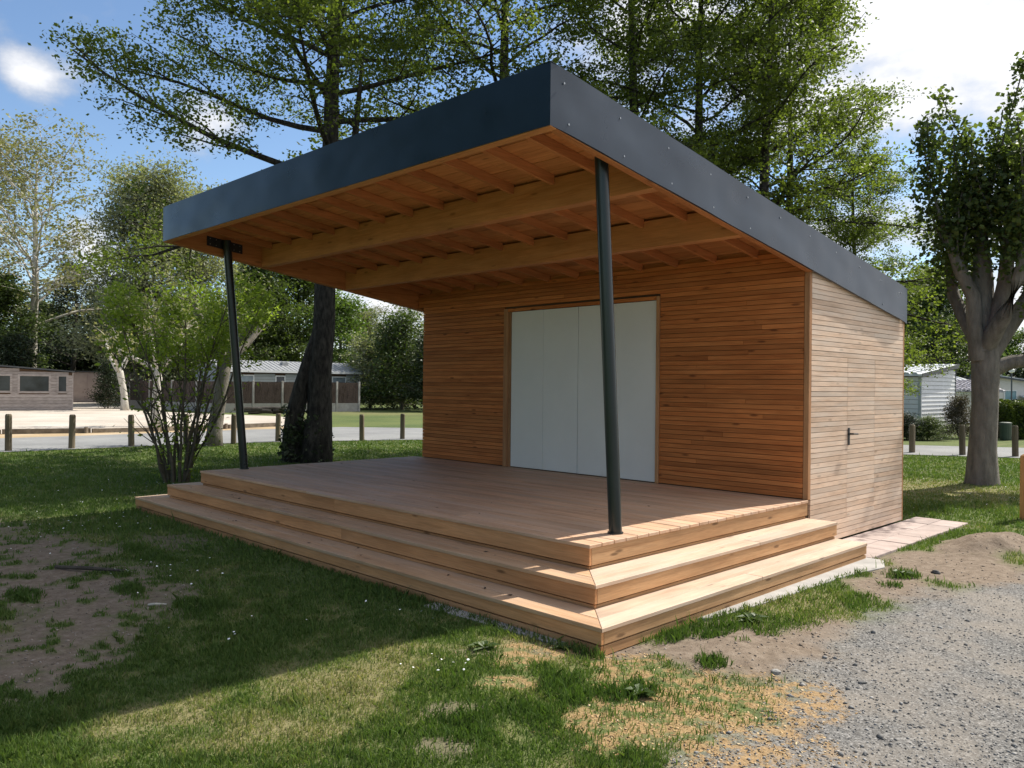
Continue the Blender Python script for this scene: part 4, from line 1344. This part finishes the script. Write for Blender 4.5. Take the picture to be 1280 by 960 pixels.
def pink_shed():
    a, rz, Ln = face_frame((-65.9, 13.2), (-62.2, 20.4))
    t = thing('pink_shed', 'low pinkish panelled shed beyond the sand court', 'shed', a, rz)
    box('wall', M_PINK, t, 0, Ln, .03, 3.5, 0, 2.36)
    n = 7
    for i in range(n):
        box('panel', M_PINK, t, i * Ln / n + .025, (i + 1) * Ln / n - .025, .0, .028, .06, 2.3)
    box('roof', M_DKTRIM, t, -.1, Ln + .1, -.12, 3.6, 2.365, 2.45)


pink_shed()


def gable_home(t, Ln, wid, he, hr, cladm, roofm, wins, trim, base=.35, bh=.17, left_bh=None):
    """long wall on y=0 facing -y, ridge along x"""
    clad_wall(t, cladm, 0, Ln, base, lambda x: he, bh, [(x0 - .02, x1 + .02, z0 - .02, z1 + .02) for (x0, x1, z0, z1, _) in wins])
    for (x0, x1, z0, z1, pm) in wins: window(t, x0 + .05, x1 - .05, z0 + .05, z1 - .05, .0, trim, pm, 1 if x1 - x0 > 1.2 else 0)
    # gable ends and back
    for x in (0, Ln):
        V = [(x, .062, base), (x, wid, base), (x, wid, he), (x, wid / 2, hr - .03), (x, .062, he)]
        o_ = .02 if x == 0 else -.02
        V2 = [(x + o_, y, z) for _, y, z in V]
        F = [(0, 1, 2, 3, 4), (9, 8, 7, 6, 5)] + [(i, i + 5, (i + 1) % 5 + 5, (i + 1) % 5) for i in range(5)]
        g = link('gable_wall', mesh_from('gable_wall', V + V2, F), cladm, t)
        # lapped boards on the gable
        s = -1 if x == 0 else 1
        z = base
        while z < hr - .1:
            tz = z + bh - .012
            ins = 0 if tz < he else (tz - he) / (hr - he) * wid / 2
            if wid - 2 * ins > .3:
                slat('cladding_board', cladm, g, min(x, x + s * .02), max(x, x + s * .02), .0 + ins, wid - ins, z, tz)
            z += bh
    box('back_wall', cladm, t, .03, Ln - .03, wid - .03, wid - .001, base, he)
    box('corner_trim', trim, t, -.035, .06, -.02, .06, base, he); box('corner_trim', trim, t, Ln - .06, Ln + .035, -.02, .06, base, he)
    # roof: two slopes with ribs
    V = [(-.2, -.18, he - .02), (Ln + .2, -.18, he - .02), (Ln + .2, wid / 2, hr), (-.2, wid / 2, hr), (Ln + .2, wid + .18, he - .02), (-.2, wid + .18, he - .02)]
    V += [(x, y, z + .06) for x, y, z in V]
    F = [(0, 3, 2, 1), (3, 5, 4, 2), (6, 7, 8, 9), (9, 8, 10, 11), (0, 1, 7, 6), (5, 11, 10, 4), (0, 6, 9, 3), (3, 9, 11, 5), (1, 2, 8, 7), (2, 4, 10, 8)]
    rf = link('roof', mesh_from('roof', V, F), roofm, t)
    mrib = MB(); nr = int(Ln / .28)
    for i in range(nr + 1):
        x = -.18 + (Ln + .34) * i / nr
        mrib.hexa([(x, -.18, he + .041), (x + .05, -.18, he + .041), (x + .05, wid / 2, hr + .061), (x, wid / 2, hr + .061), (x + .01, -.18, he + .07), (x + .04, -.18, he + .07), (x + .04, wid / 2, hr + .09), (x + .01, wid / 2, hr + .09)])
    tag(mrib.build('rib', roofm, rf), kind='stuff')
    box('gutter', trim, t, -.2, Ln + .2, -.215, -.182, he - .08, he + .05)
    MB().box(.1, Ln - .1, .15, wid - .15, 0, base - .005).build('skirting', M_DKTRIM, t)


def mobile_home_grey():
    a, rz, Ln = face_frame((-41.35, 16.6), (-41.15, 25.8))
    t = thing('mobile_home', 'pale grey clapboard mobile home behind the wicker fence', 'mobile home', a, rz)
    def py(px):   # column of the photograph -> metres along the wall (wall plane x = -41.3)
        k = (px - 640) / 1009.83
        d = (-41.3 - CAM.x) / (fw.x + rt.x * k)
        return CAM.y + d * (fw.y + rt.y * k) - 16.6
    wins = [(py(300), py(317.5), 1.05, 2.12, M_GLASSB), (py(344), py(356), 1.05, 2.1, M_GLASS), (py(379), py(396), 1.05, 2.1, M_GLASS), (py(414), py(431), 1.05, 2.1, M_GLASSB)]
    gable_home(t, Ln, 4.0, 2.36, 2.98, M_GREYCLAD, M_ROOFTILE, wins, M_WHITE)
    box('vent', M_ROOFTILE, t, 4.2, 4.6, 1.0, 1.3, 2.74, 2.96)


mobile_home_grey()


def fence():
    P = [(-38.9, 15.35), (-38.55, 17.0), (-38.2, 18.6), (-37.85, 20.2), (-37.5, 21.75), (-37.2, 23.1)]
    Q = [(-38.9, 15.35), (-41.4, 15.05), (-44.0, 14.7), (-46.6, 14.4), (-49.0, 14.1)]
    t = thing('wicker_fence', 'brown brushwood panel fence with concrete posts and base round the grey mobile home', 'fence')
    for seq in (P, Q):
        for i, (a, b) in enumerate(zip(seq[:-1], seq[1:])):
            a = Vector((*a, 0)); b = Vector((*b, 0)); d = (b - a).normalized(); n = Vector((-d.y, d.x, 0))
            if n.x < 0 and seq is P: n = -n
            a1 = a + d * .07; b1 = b - d * .07
            def pan(z0, z1, th, mat, name):
                o = n * th
                q = [a1 + o, a1 - o, b1 - o, b1 + o]
                return MB().hexa([p + Vector((0, 0, z0)) for p in q] + [p + Vector((0, 0, z1)) for p in q]).build(name, mat, t)
            pan(-.05, .50, .03, M_CONC, 'base_panel')
            pn = pan(.505, 1.72, .03, M_WICKER, 'wicker_panel')
            # bundles of twigs standing proud of the panel
            mt = MB(); rr_ = random.Random(i)
            for s in (1, -1):
                for k in range(34):
                    u = rr_.random(); z0 = .52 + rr_.random() * .9
                    c = a1.lerp(b1, .02 + .96 * u) + n * (s * .036); zt_ = min(z0 + rr_.uniform(.2, .45), 1.74)
                    mt.tube([c + Vector((0, 0, z0)), c + d * rr_.uniform(-.05, .05) + Vector((0, 0, zt_))], .014, 3, False)
            tag(mt.build('twigs', M_WICKER, pn), kind='stuff')
    for (x, y) in P + Q[1:]:
        box('post', M_CONC, t, x - .06, x + .06, y - .06, y + .06, -.1, 1.78, .008)


fence()
# a stack of logs lying in front of the fence
lg = thing('log_pile', 'low pile of grey branches lying before the wicker fence', 'log pile', (-35.9, 16.6, 0), 1.2)
rr = random.Random(2)
for i in range(9):
    x = rr.uniform(-1.2, 1.0); y = rr.uniform(-.3, .3); h = .08 + .1 * (i % 3)
    MB().tube([(x - .7, y, h), (x, y + rr.uniform(-.1, .1), h + .04), (x + .7, y + rr.uniform(-.2, .2), h)], [.09, .085, .07], 7).build('log', M_BARKD, lg)


def mobile_home_white():
    t = thing('mobile_home', 'white clapboard mobile home with light tiled sloping roof behind the right bollards', 'mobile home', (-14.3, 25.5, 0))
    Ln, wid = 8.0, 3.75
    clad_wall(t, M_WHITECLAD, 0, Ln, .34, lambda x: 2.14, .16, [])
    # end wall facing +x with a slope rising away from the front
    te = lambda y: 2.16 + (2.52 - 2.16) * y / wid
    V = [(Ln - .02, .07, .34), (Ln - .02, wid, .34), (Ln - .02, wid, te(wid)), (Ln - .02, .07, te(.07))]
    V += [(x - .04, y, z) for x, y, z in V]
    w = link('end_wall', mesh_from('end_wall', V, [(0, 1, 2, 3), (7, 6, 5, 4)] + [(i, i + 4, (i + 1) % 4 + 4, (i + 1) % 4) for i in range(4)]), W_DARK, t)
    z = .36; k = 0
    while z < 2.5:
        top_ = z + .132
        y0 = .06 if top_ < te(.06) else (top_ - 2.16) / (2.52 - 2.16) * wid
        if y0 < wid - .2:
            # lapped board: lower edge stands out
            MB().hexa([(Ln - .019, y0, z), (Ln + .025, y0, z), (Ln + .025, wid - .05, z), (Ln - .019, wid - .05, z), (Ln - .019, y0, z + .142), (Ln - .002, y0, z + .142), (Ln - .002, wid - .05, z + .142), (Ln - .019, wid - .05, z + .142)]).build('cladding_board', M_WHITECLAD, w)
        z += .1455
    box('corner_trim', M_GREYCLAD, t, Ln - .06, Ln + .035, -.02, .055, .3, 2.15); box('corner_trim', M_DKTRIM, t, Ln - .03, Ln + .03, wid - .048, wid + .01, .3, 2.5)
    rf = MB().hexa([(-.1, -.2, 2.12), (Ln + .12, -.2, 2.12), (Ln + .12, wid + .05, 2.53), (-.1, wid + .05, 2.53), (-.1, -.2, 2.19), (Ln + .12, -.2, 2.19), (Ln + .12, wid + .05, 2.62), (-.1, wid + .05, 2.62)]).build('roof', M_ROOFLT, t)
    box('bargeboard', M_DKTRIM, rf, 0, 0.001, 0, .001, 2.2, 2.201) if False else MB().hexa([(Ln + .121, -.2, 2.08), (Ln + .14, -.2, 2.08), (Ln + .14, wid + .05, 2.49), (Ln + .121, wid + .05, 2.49), (Ln + .121, -.2, 2.21), (Ln + .14, -.2, 2.21), (Ln + .14, wid + .05, 2.64), (Ln + .121, wid + .05, 2.64)]).build('bargeboard', M_DKTRIM, rf)
    m_ = MB()
    for j in range(10):
        y = -.2 + j * .39
        for i in range(30):
            x = -.05 + i * .27
            zz = 2.195 + (y + .2) * .1075
            m_.hexa([(x, y, zz), (x + .2, y, zz), (x + .2, y + .36, zz + .03), (x, y + .36, zz + .03), (x + .05, y, zz + .06), (x + .15, y, zz + .06), (x + .15, y + .36, zz + .075), (x + .05, y + .36, zz + .075)])
    tag(m_.build('roof_tiles', M_ROOFLT, rf), kind='stuff')
    MB().box(.1, Ln - .2, .2, wid - .2, .18, .335).build('chassis', M_BLACK, t)
    for x in (1.2, 4, 7.2):
        MB().box(x, x + .3, .5, .8, 0, .179).build('support', M_CONC, t)


mobile_home_white()


def low_house():
    p = far(1193, 40)
    t = thing('low_house', 'low cream wall with dark patterned tile roof behind the white mobile home', 'house', p, YAW)
    box('wall', M_CREAM, t, -3.5, 2.2, 0, 4, 0, 1.58)
    box('band', M_WHITE, t, -3.5, 2.2, -.02, -.002, 1.45, 1.57)
    V = [(-3.7, -.25, 1.56), (2.4, -.25, 1.56), (2.4, 2, 2.1), (-3.7, 2, 2.1), (-3.7, 4.2, 1.56), (2.4, 4.2, 1.56)]
    V += [(x, y, z + .08) for x, y, z in V]
    F = [(0, 3, 2, 1), (3, 4, 5, 2), (6, 7, 8, 9), (9, 8, 11, 10), (0, 1, 7, 6), (4, 10, 11, 5), (0, 6, 9, 3), (3, 9, 10, 4), (1, 2, 8, 7), (2, 5, 11, 8)]
    rf = link('roof', mesh_from('roof', V, F), M_ROOFDK, t)
    m_ = MB()
    for j in range(8):
        y = -.25 + j * .28
        for i in range(26):
            x = -3.65 + i * .23
            zz = 1.642 + (y + .25) * .24
            m_.hexa([(x, y, zz), (x + .17, y, zz), (x + .17, y + .26, zz + .06), (x, y + .26, zz + .06), (x + .04, y, zz + .05), (x + .13, y, zz + .05), (x + .13, y + .26, zz + .09), (x + .04, y + .26, zz + .09)])
    tag(m_.build('roof_tiles', M_ROOFDK, rf), kind='stuff')
    p2 = far(1190, 46)
    t2 = thing('small_shed', 'small shed roof of light sheet showing over the tiled house', 'shed', p2, YAW)
    box('wall', M_CREAM, t2, -1.5, .9, 0, 2, 0, 2.05)
    r2_ = MB().hexa([(-1.7, -.3, 2.06), (1.1, -.3, 2.06), (1.0, 2.2, 2.52), (-1.6, 2.2, 2.52), (-1.7, -.3, 2.14), (1.1, -.3, 2.14), (1.0, 2.2, 2.6), (-1.6, 2.2, 2.6)]).build('roof', M_ROOFLT, t2)
    m_ = MB()
    for i in range(9):
        x = -1.6 + i * .3
        m_.hexa([(x, -.3, 2.141), (x + .06, -.3, 2.141), (x + .06, 2.2, 2.601), (x, 2.2, 2.601), (x, -.3, 2.18), (x + .06, -.3, 2.18), (x + .06, 2.2, 2.64), (x, 2.2, 2.64)])
    tag(m_.build('rib', M_ROOFLT, r2_), kind='stuff')


low_house()


def cream_house():
    p = far(1238, 48)
    t = thing('cream_house', 'pale mobile home gable with teal shutter and white sloping roof behind the hedges', 'mobile home', p, YAW)
    # gable front, sloping down to the right
    L_ = 5.0
    top = lambda x: 2.52 - .145 * x
    V = [(-1.4, 0, 0), (L_, 0, 0), (L_, 0, top(L_)), (0, 0, top(0)), (-1.4, 0, 1.9)]
    V2 = [(x, 4.5, z) for x, y, z in V]
    F = [(0, 1, 2, 3, 4), (9, 8, 7, 6, 5)] + [(i, i + 5, (i + 1) % 5 + 5, (i + 1) % 5) for i in range(5)]
    w = link('wall', mesh_from('wall', V + V2, F), M_CREAM, t)
    window(t, .85, 1.52, 1.12, 1.62, -.02, M_WHITE, M_TEAL, 0, .04)
    rf = MB().hexa([(-.05, -.25, top(0) + .02), (L_ + .2, -.25, top(L_) + .0), (L_ + .2, 4.6, top(L_) + .0), (-.05, 4.6, top(0) + .02),
                    (-.05, -.25, top(0) + .09), (L_ + .2, -.25, top(L_) + .07), (L_ + .2, 4.6, top(L_) + .07), (-.05, 4.6, top(0) + .09)]).build('roof', M_ROOFLT, t)
    MB().hexa([(-.05, -.27, top(0) - .06), (L_ + .2, -.27, top(L_) - .08), (L_ + .2, -.252, top(L_) - .08), (-.05, -.252, top(0) - .06),
               (-.05, -.27, top(0) + .05), (L_ + .2, -.27, top(L_) + .03), (L_ + .2, -.252, top(L_) + .03), (-.05, -.252, top(0) + .05)]).build('bargeboard', M_DKTRIM, rf)
    MB().hexa([(-1.6, -.25, 1.82), (-.06, -.25, top(0) - .05), (-.06, 4.6, top(0) - .05), (-1.6, 4.6, 1.82), (-1.6, -.25, 1.9), (-.06, -.25, top(0) + .05), (-.06, 4.6, top(0) + .05), (-1.6, 4.6, 1.9)]).build('roof', M_DKTRIM, t)
    MB().hexa([(1.55, -1.2, 1.12), (5.2, -1.2, 1.12), (5.2, -.01, 1.3), (1.7, -.01, 1.3), (1.55, -1.2, 1.2), (5.2, -1.2, 1.2), (5.2, -.01, 1.38), (1.7, -.01, 1.38)]).build('awning', M_ROOFLT, t)
    box('skirting', M_CREAM, t, 1.9, 5.0, -.9, -.02, 0, 1.1)


cream_house()
lp = thing('lamp_post', 'thin grey lamp post beside the cream house', 'lamp post', far(1264.5, 44))
MB().tube([(0, 0, 0), (0, 0, 2.6)], [.045, .035], 8).build('pole', M_DKTRIM, lp)
MB().tube([(0, 0, 2.6), (0, 0, 2.66), (0, 0, 2.80), (0, 0, 2.84)], [.05, .14, .17, .05], 10).build('lantern', M_WHITE, lp)
bn = thing('litter_bin', 'dark green round litter bin before the yellow green hedge', 'bin', far(1257.5, 26.8))
MB().tube([(0, 0, 0), (0, 0, .05), (0, 0, .52), (0, 0, .55)], [.15, .165, .18, .17], 14).build('body', M_BINGREEN, bn)
MB().tube([(0, 0, .551), (0, 0, .58), (0, 0, .60)], [.185, .185, .12], 14).build('lid', M_BINGREEN, bn)

# ------------------------------------------------------------------ grass, stones, chips
def inside_solid(x, y):
    s = (x > -W - S2 - .005) & (x < S2 + .005) & (y > -S2 - .005) & (y < D)
    s |= (x > WXL) & (x < .02) & (y >= D) & (y < Y1 + .02)
    s |= (x > .0) & (x < .63) & (y > 3.5) & (y < 6.53)
    xe = np.interp(y, [.35, .55, 1.4, 2.6, 3.2, 3.5], [.56, .66, .72, .76, .86, .74])
    s |= (x > .5) & (x < xe - .03) & (y > .35) & (y < 3.5)
    return s


def road_near_x(y):
    return np.interp(y, [p[1] for p in NEAR], [p[0] for p in NEAR])


fw2 = np.array([fw.x, fw.y]); rt2 = np.array([rt.x, rt.y]); C2 = np.array([CAM.x, CAM.y])


def sample_view(n, d0, d1, power):
    """points on the ground within (a little more than) the field of view, density falling with distance"""
    u = RNG.random(n)
    if abs(power - 1) < 1e-6: d = d0 * (d1 / d0) ** u
    else:
        e = 1 - power; d = (d0 ** e + u * (d1 ** e - d0 ** e)) ** (1 / e)
    k = RNG.uniform(-.76, .76, n)
    P_ = C2[None, :] + d[:, None] * (fw2[None, :] + rt2[None, :] * k[:, None])
    return P_[:, 0], P_[:, 1], d


def grass_blades(n, d0, d1, power, hmin, hmax, wfun, name, label, seg2):
    x, y, d = sample_view(n, d0, d1, power)
    mk = ground_masks(x, y)
    pat = fbm(x * 2.3, y * 2.3, 41)
    fine_ = fbm(x * 9, y * 9, 43, 3)
    keep = (RNG.random(n) < np.clip(mk['grass'] * (.35 + 1.1 * fine_) * (1 - .35 * mk['dry']), 0, 1)) & ~inside_solid(x, y)
    # stay on the lawn
    onlawn = (x > road_near_x(y) + .15) & (y < np.interp(x, [p[0] for p in NEAR], [p[1] for p in NEAR]) - .1)
    keep &= onlawn
    x, y, d, pat, tuft, dry, fine_ = x[keep], y[keep], d[keep], pat[keep], mk['tuft'][keep], mk['dry'][keep], fine_[keep]
    n = len(x)
    z = ground_z(x, y)
    h = RNG.uniform(hmin, hmax, n) * (.45 + .75 * pat + 1.8 * np.maximum(fine_ - .52, 0) + .55 * tuft) * (1 - .35 * dry)
    near_edge = (x > -W - S2 - .25) & (x < S2 + .2) & (y > -S2 - .22) & (y < 4)
    h = h * np.where(near_edge, 1.35, 1)
    tall = RNG.random(n) < .012
    h = np.where(tall, h * 2.0, h)
    w = wfun(d) * RNG.uniform(.7, 1.3, n)
    a = RNG.uniform(0, 2 * np.pi, n); la = RNG.uniform(0, 2 * np.pi, n); ln = np.abs(RNG.normal(.35, .3, n)) * h
    base = np.stack([x, y, z - .004], 1)
    side = np.stack([np.cos(a), np.sin(a), np.zeros(n)], 1) * (w / 2)[:, None]
    lean = np.stack([np.cos(la), np.sin(la), np.zeros(n)], 1) * ln[:, None]
    tip = base + lean + np.stack([np.zeros(n), np.zeros(n), h], 1)
    if seg2:
        mid = base + lean * .3 + np.stack([np.zeros(n), np.zeros(n), h * .62], 1)
        V = np.stack([base - side, base + side, mid + side * .75, tip, mid - side * .75], 1).reshape(-1, 3)
        F = np.arange(n * 5).reshape(n, 5)
        rep = 5
    else:
        V = np.stack([base - side, base + side, tip], 1).reshape(-1, 3); F = np.arange(n * 3).reshape(n, 3); rep = 3
    me = np_mesh(name, V, F)
    tone = np.clip(.55 * dry + .45 * RNG.random(n) ** 2 + .35 * (fbm(x * .8, y * .8, 51) - .45) - .25 * tuft, 0, 1)
    at = me.attributes.new('tone', 'FLOAT', 'POINT'); at.data.foreach_set('value', np.repeat(tone, rep).astype(np.float32))
    o = link(name, me, M_GRASS)
    tag(o, label, 'grass', kind='stuff')
    return o


def grass_mat():
    m, nt, b, out = new_mat('grass_blade')
    L = nt.links.new
    at = N(nt, 'ShaderNodeAttribute', attribute_name='tone').outputs['Fac']
    g = N(nt, 'ShaderNodeNewGeometry')
    col = ramp(nt, at, [(.0, (.075, .128, .03)), (.3, (.12, .182, .046)), (.6, (.20, .22, .08)), (.95, (.37, .32, .18))])
    L(col, b.inputs['Base Color']); b.inputs['Roughness'].default_value = .55; b.inputs['Specular IOR Level'].default_value = .25
    tr = N(nt, 'ShaderNodeBsdfTranslucent'); L(mixc(nt, 1., col, (1.2, 1.3, .6), 'MULTIPLY'), tr.inputs['Color'])
    ms = N(nt, 'ShaderNodeMixShader'); ms.inputs[0].default_value = .35
    L(b.outputs[0], ms.inputs[1]); L(tr.outputs[0], ms.inputs[2]); L(ms.outputs[0], out.inputs['Surface'])
    return m


M_GRASS = grass_mat()
grass_blades(430000, 2.6, 8.0, 1.0, .018, .046, lambda d: .0030 + .0006 * d, 'grass', 'short green grass in the foreground around the steps', True)
grass_blades(330000, 8.0, 26, 1.0, .026, .058, lambda d: .0016 * d, 'grass', 'mown lawn grass stretching back to the bollards', False)


def scatter_stuff(n, key, smin, smax, name, label, cat, mat, flat, d1=9., thr=.35, region=None):
    x, y, d = sample_view(n, 2.4, d1, 1.0)
    mk = ground_masks(x, y)[key]
    keep = (RNG.random(n) < sstep(thr - .25, thr + .35, mk)) & ~inside_solid(x, y)
    x, y = x[keep], y[keep]; n = len(x)
    z = ground_z(x, y)
    s = smin + (smax - smin) * RNG.random(n) ** 3
    base = np.array([[1, 0, 0], [0, 1, 0], [-1, 0, 0], [0, -1, 0], [0, 0, 1], [0, 0, -1]], float)
    dirs = base[None] * RNG.uniform(.6, 1.25, (n, 6, 1)) + RNG.normal(0, .12, (n, 6, 3))
    sc3 = np.stack([s * RNG.uniform(.7, 1.5, n), s * RNG.uniform(.5, 1.0, n), s * flat], 1)
    dirs = dirs * sc3[:, None, :]
    a = RNG.uniform(0, 6.283, n); c, sn = np.cos(a)[:, None], np.sin(a)[:, None]
    tilt = RNG.normal(0, .25 if flat < .4 else .0, (n, 1))
    X = dirs[..., 0] * c - dirs[..., 1] * sn; Y = dirs[..., 0] * sn + dirs[..., 1] * c; Z = dirs[..., 2] + tilt * dirs[..., 0]
    V = np.stack([X + x[:, None], Y + y[:, None], Z + (z + s * flat * .35)[:, None]], -1).reshape(-1, 3)
    f = np.array([[0, 1, 4], [1, 2, 4], [2, 3, 4], [3, 0, 4], [1, 0, 5], [2, 1, 5], [3, 2, 5], [0, 3, 5]])
    F = (f[None] + (np.arange(n) * 6)[:, None, None]).reshape(-1, 3)
    o = link(name, np_mesh(name, V, F), mat)
    return tag(o, label, cat, kind='stuff')


def islandmat(name, stops, rough=.9):
    m, nt, b, out = new_mat(name)
    g = N(nt, 'ShaderNodeNewGeometry')
    nt.links.new(ramp(nt, g.outputs['Random Per Island'], stops), b.inputs['Base Color'])
    b.inputs['Roughness'].default_value = rough; b.inputs['Specular IOR Level'].default_value = .2
    return m


M_PEB = islandmat('pebble', [(0, (.11, .107, .103)), (.4, (.20, .193, .183)), (.8, (.28, .27, .255)), (1, (.42, .40, .375))])
M_CLOD = islandmat('clod', [(0, (.12, .095, .072)), (.5, (.22, .18, .145)), (1, (.36, .31, .26))])
M_CHIP = islandmat('chip', [(0, (.22, .13, .055)), (.4, (.38, .245, .115)), (.8, (.50, .35, .18)), (1, (.60, .47, .29))])
scatter_stuff(70000, 'gravel', .002, .010, 'gravel_stones', 'loose grey gravel stones on the track', 'gravel', M_PEB, .7, 9.)
scatter_stuff(900, 'gravel', .010, .026, 'gravel_stones', 'larger loose stones among the grey gravel', 'gravel', M_PEB, .55, 8.)
scatter_stuff(30000, 'soil', .002, .013, 'soil_crumbs', 'crumbs of bare earth on the worn ground', 'soil', M_CLOD, .6, 10.)
scatter_stuff(60000, 'chips', .004, .014, 'wood_chips', 'scattered orange wood chips before the lower step corner', 'wood chips', M_CHIP, .16, 7., .3)


def daisies():
    x = []; y = []
    for cx, cy, s, n in [(-3.2, -1.7, .25, 26), (-6.2, -1.6, .8, 70), (.24, -1.4, .14, 7), (.05, -1.5, .12, 5), (-.9, -1.1, .25, 8), (-8, 0, 1.6, 120), (-12, 2.5, 2.5, 160), (-13, 7, 2.5, 120), (-1.2, -2.0, .3, 5), (-1, 9, 2, 60)]:
        x += list(RNG.normal(cx, s, n)); y += list(RNG.normal(cy, s, n))
    x = np.array(x); y = np.array(y); k = ~inside_solid(x, y) & (x > road_near_x(y) + .2); x, y = x[k], y[k]
    z = ground_z(x, y) + RNG.uniform(.035, .055, len(x))
    V = []; F = []
    for i in range(len(x)):
        r_ = RNG.uniform(.005, .009); n0 = len(V); tx, ty = RNG.normal(0, .3, 2)
        for j in range(8):
            a = j * math.pi / 4; dx, dy = math.cos(a) * r_, math.sin(a) * r_
            V.append((x[i] + dx, y[i] + dy, z[i] + dx * tx + dy * ty))
        V.append((x[i], y[i], z[i] - .004)); V.append((x[i], y[i], z[i] - .07))
        F.append(tuple(range(n0, n0 + 8))); F.append((n0 + 8, n0, n0 + 9)); F.append((n0 + 8, n0 + 3, n0 + 9))
    me_ = mesh_from('daisies', V, F)
    o = link('daisies', me_, surf('daisy_white', (.7, .7, .68), (.82, .82, .8), 20, .8, 0))
    me_.materials.append(M_GRASS)
    for i_, p_ in enumerate(me_.polygons): p_.material_index = 0 if i_ % 3 == 0 else 1
    tag(o, 'tiny white daisies dotted over the lawn', 'daisies', kind='stuff')


daisies()


# broad-leaved weeds by the steps and stones
def weed(x, y, n, s, label, seed):
    T = Tree(seed); r = T.r
    V = []; F = []
    for i in range(n):
        a = i * 2.4 + r.uniform(-.3, .3); l = s * r.uniform(.6, 1.1); el = r.uniform(.25, .95); w = l * .2
        d = Vector((math.cos(a), math.sin(a), 0)); q = Vector((-d.y, d.x, 0)) * w
        p0 = Vector((0, 0, .005)); p1 = d * (l * .45 * math.cos(el)) + Vector((0, 0, l * .5 * math.sin(el))); p2 = d * l * math.cos(el) * .95 + Vector((0, 0, l * .42 * math.sin(el)))
        n0 = len(V)
        V += [p0, p1 + q, p2, p1 - q, p1 + Vector((0, 0, -.012))]
        F += [(n0, n0 + 1, n0 + 4), (n0 + 4, n0 + 1, n0 + 2), (n0, n0 + 4, n0 + 3), (n0 + 4, n0 + 2, n0 + 3)]
    t = link('weed', mesh_from('weed', V, F), LF_WEED)
    t.location = (x, y, float(ground_z(x, y)))
    tag(t, label, 'weed')


LF_WEED = leafmat('weed_leaf', (.03, .06, .015), (.05, .085, .02), (.08, .12, .03), .25)
weed(.0, -1.02, 13, .13, 'broad leaved dark weed in the sunny grass near the lower step', 1)
weed(1.16, -.98, 14, .12, 'dark leafy weed among the wood chips', 2)
weed(.88, .72, 15, .15, 'leafy weed against the concrete footing of the lower step', 3)
weed(1.08, 3.02, 15, .16, 'leafy weed by the end of the concrete footing', 4)
weed(.36, -.69, 10, .09, 'small weed at the foot of the lower step front', 5)

# stones
def stone(x, y, s, label, seed, mat):
    bm = bmesh.new(); bmesh.ops.create_icosphere(bm, subdivisions=2, radius=1)
    r = random.Random(seed)
    ph = [r.uniform(0, 6) for _ in range(6)]
    for v in bm.verts:
        k = 1 + .16 * math.sin(v.co.x * 3 + ph[0]) + .14 * math.sin(v.co.y * 4 + ph[1]) + .1 * math.sin(v.co.z * 5 + ph[2])
        v.co = Vector((v.co.x * k * s, v.co.y * k * s * .62, v.co.z * k * s * .42))
    me = bpy.data.meshes.new('stone'); bm.to_mesh(me); bm.free()
    o = link('stone', me, mat); o.location = (x, y, float(ground_z(x, y)) + s * .2); o.rotation_euler = (0, 0, r.uniform(0, 6))
    tag(o, label, 'stone')


M_STONE = surf('stone', (.26, .25, .23), (.42, .40, .37), 20, .9, .3)
M_STONED = surf('dark_stone', (.07, .068, .065), (.14, .135, .13), 20, .9, .3)
stone(1.50, -.12, .035, 'pale flat stone on the soil beside the grass tuft', 1, M_STONE)
stone(1.90, .10, .024, 'small dark stone lying on the gravel', 2, M_STONED)
stone(1.25, 3.35, .045, 'dark stone on the sandy patch', 3, M_STONED)

# sticks on the shaded earth
def stick(a, b, r_, label, mat):
    pa = Vector((*a, float(ground_z(*a)) + r_ + .006)); pb = Vector((*b, float(ground_z(*b)) + r_ + .008))
    mid_ = pa.lerp(pb, .5) + Vector((.01, -.02, .01))
    tag(MB().tube([pa, mid_, pb], [r_, r_ * 1.1, r_ * .7], 6).build('stick', mat), label, 'stick')


stick((-4.05, -2.35), (-3.55, -1.95), .016, 'dark fallen stick on the bare shaded earth', M_BARKD)
stick((-2.35, -2.2), (-2.27, -2.1), .008, 'short pale stick at the edge of the bare earth', M_BARKW)

# fallen leaf bits on the deck
def litter():
    V = []; F = []
    r = random.Random(9)
    for i in range(60):
        x = r.uniform(-W, -.1); y = r.uniform(.05, D - .1) if i < 26 else -S1 * .5 + r.uniform(-.12, .1); z = H3 + .004 if i < 26 else H2 + .004
        if i > 44: y = -S1 - .15 + r.uniform(-.1, .13); z = H1 + .004
        s = r.uniform(.006, .018); a = r.uniform(0, 6)
        n0 = len(V)
        for k, q in ((0, 1.6), (1.57, .6), (3.14, 1.5), (4.71, .6)):
            V.append((x + math.cos(a + k) * s * q, y + math.sin(a + k) * s * q, z + r.uniform(0, .008)))
        F.append((n0, n0 + 1, n0 + 2)); F.append((n0, n0 + 2, n0 + 3))
    o = link('leaf_litter', mesh_from('leaf_litter', V, F), surf('dead_leaf', (.035, .022, .012), (.07, .045, .025), 30, .9, 0))
    tag(o, 'tiny dead leaves lying on deck and step treads', 'leaf litter', kind='stuff')


litter()
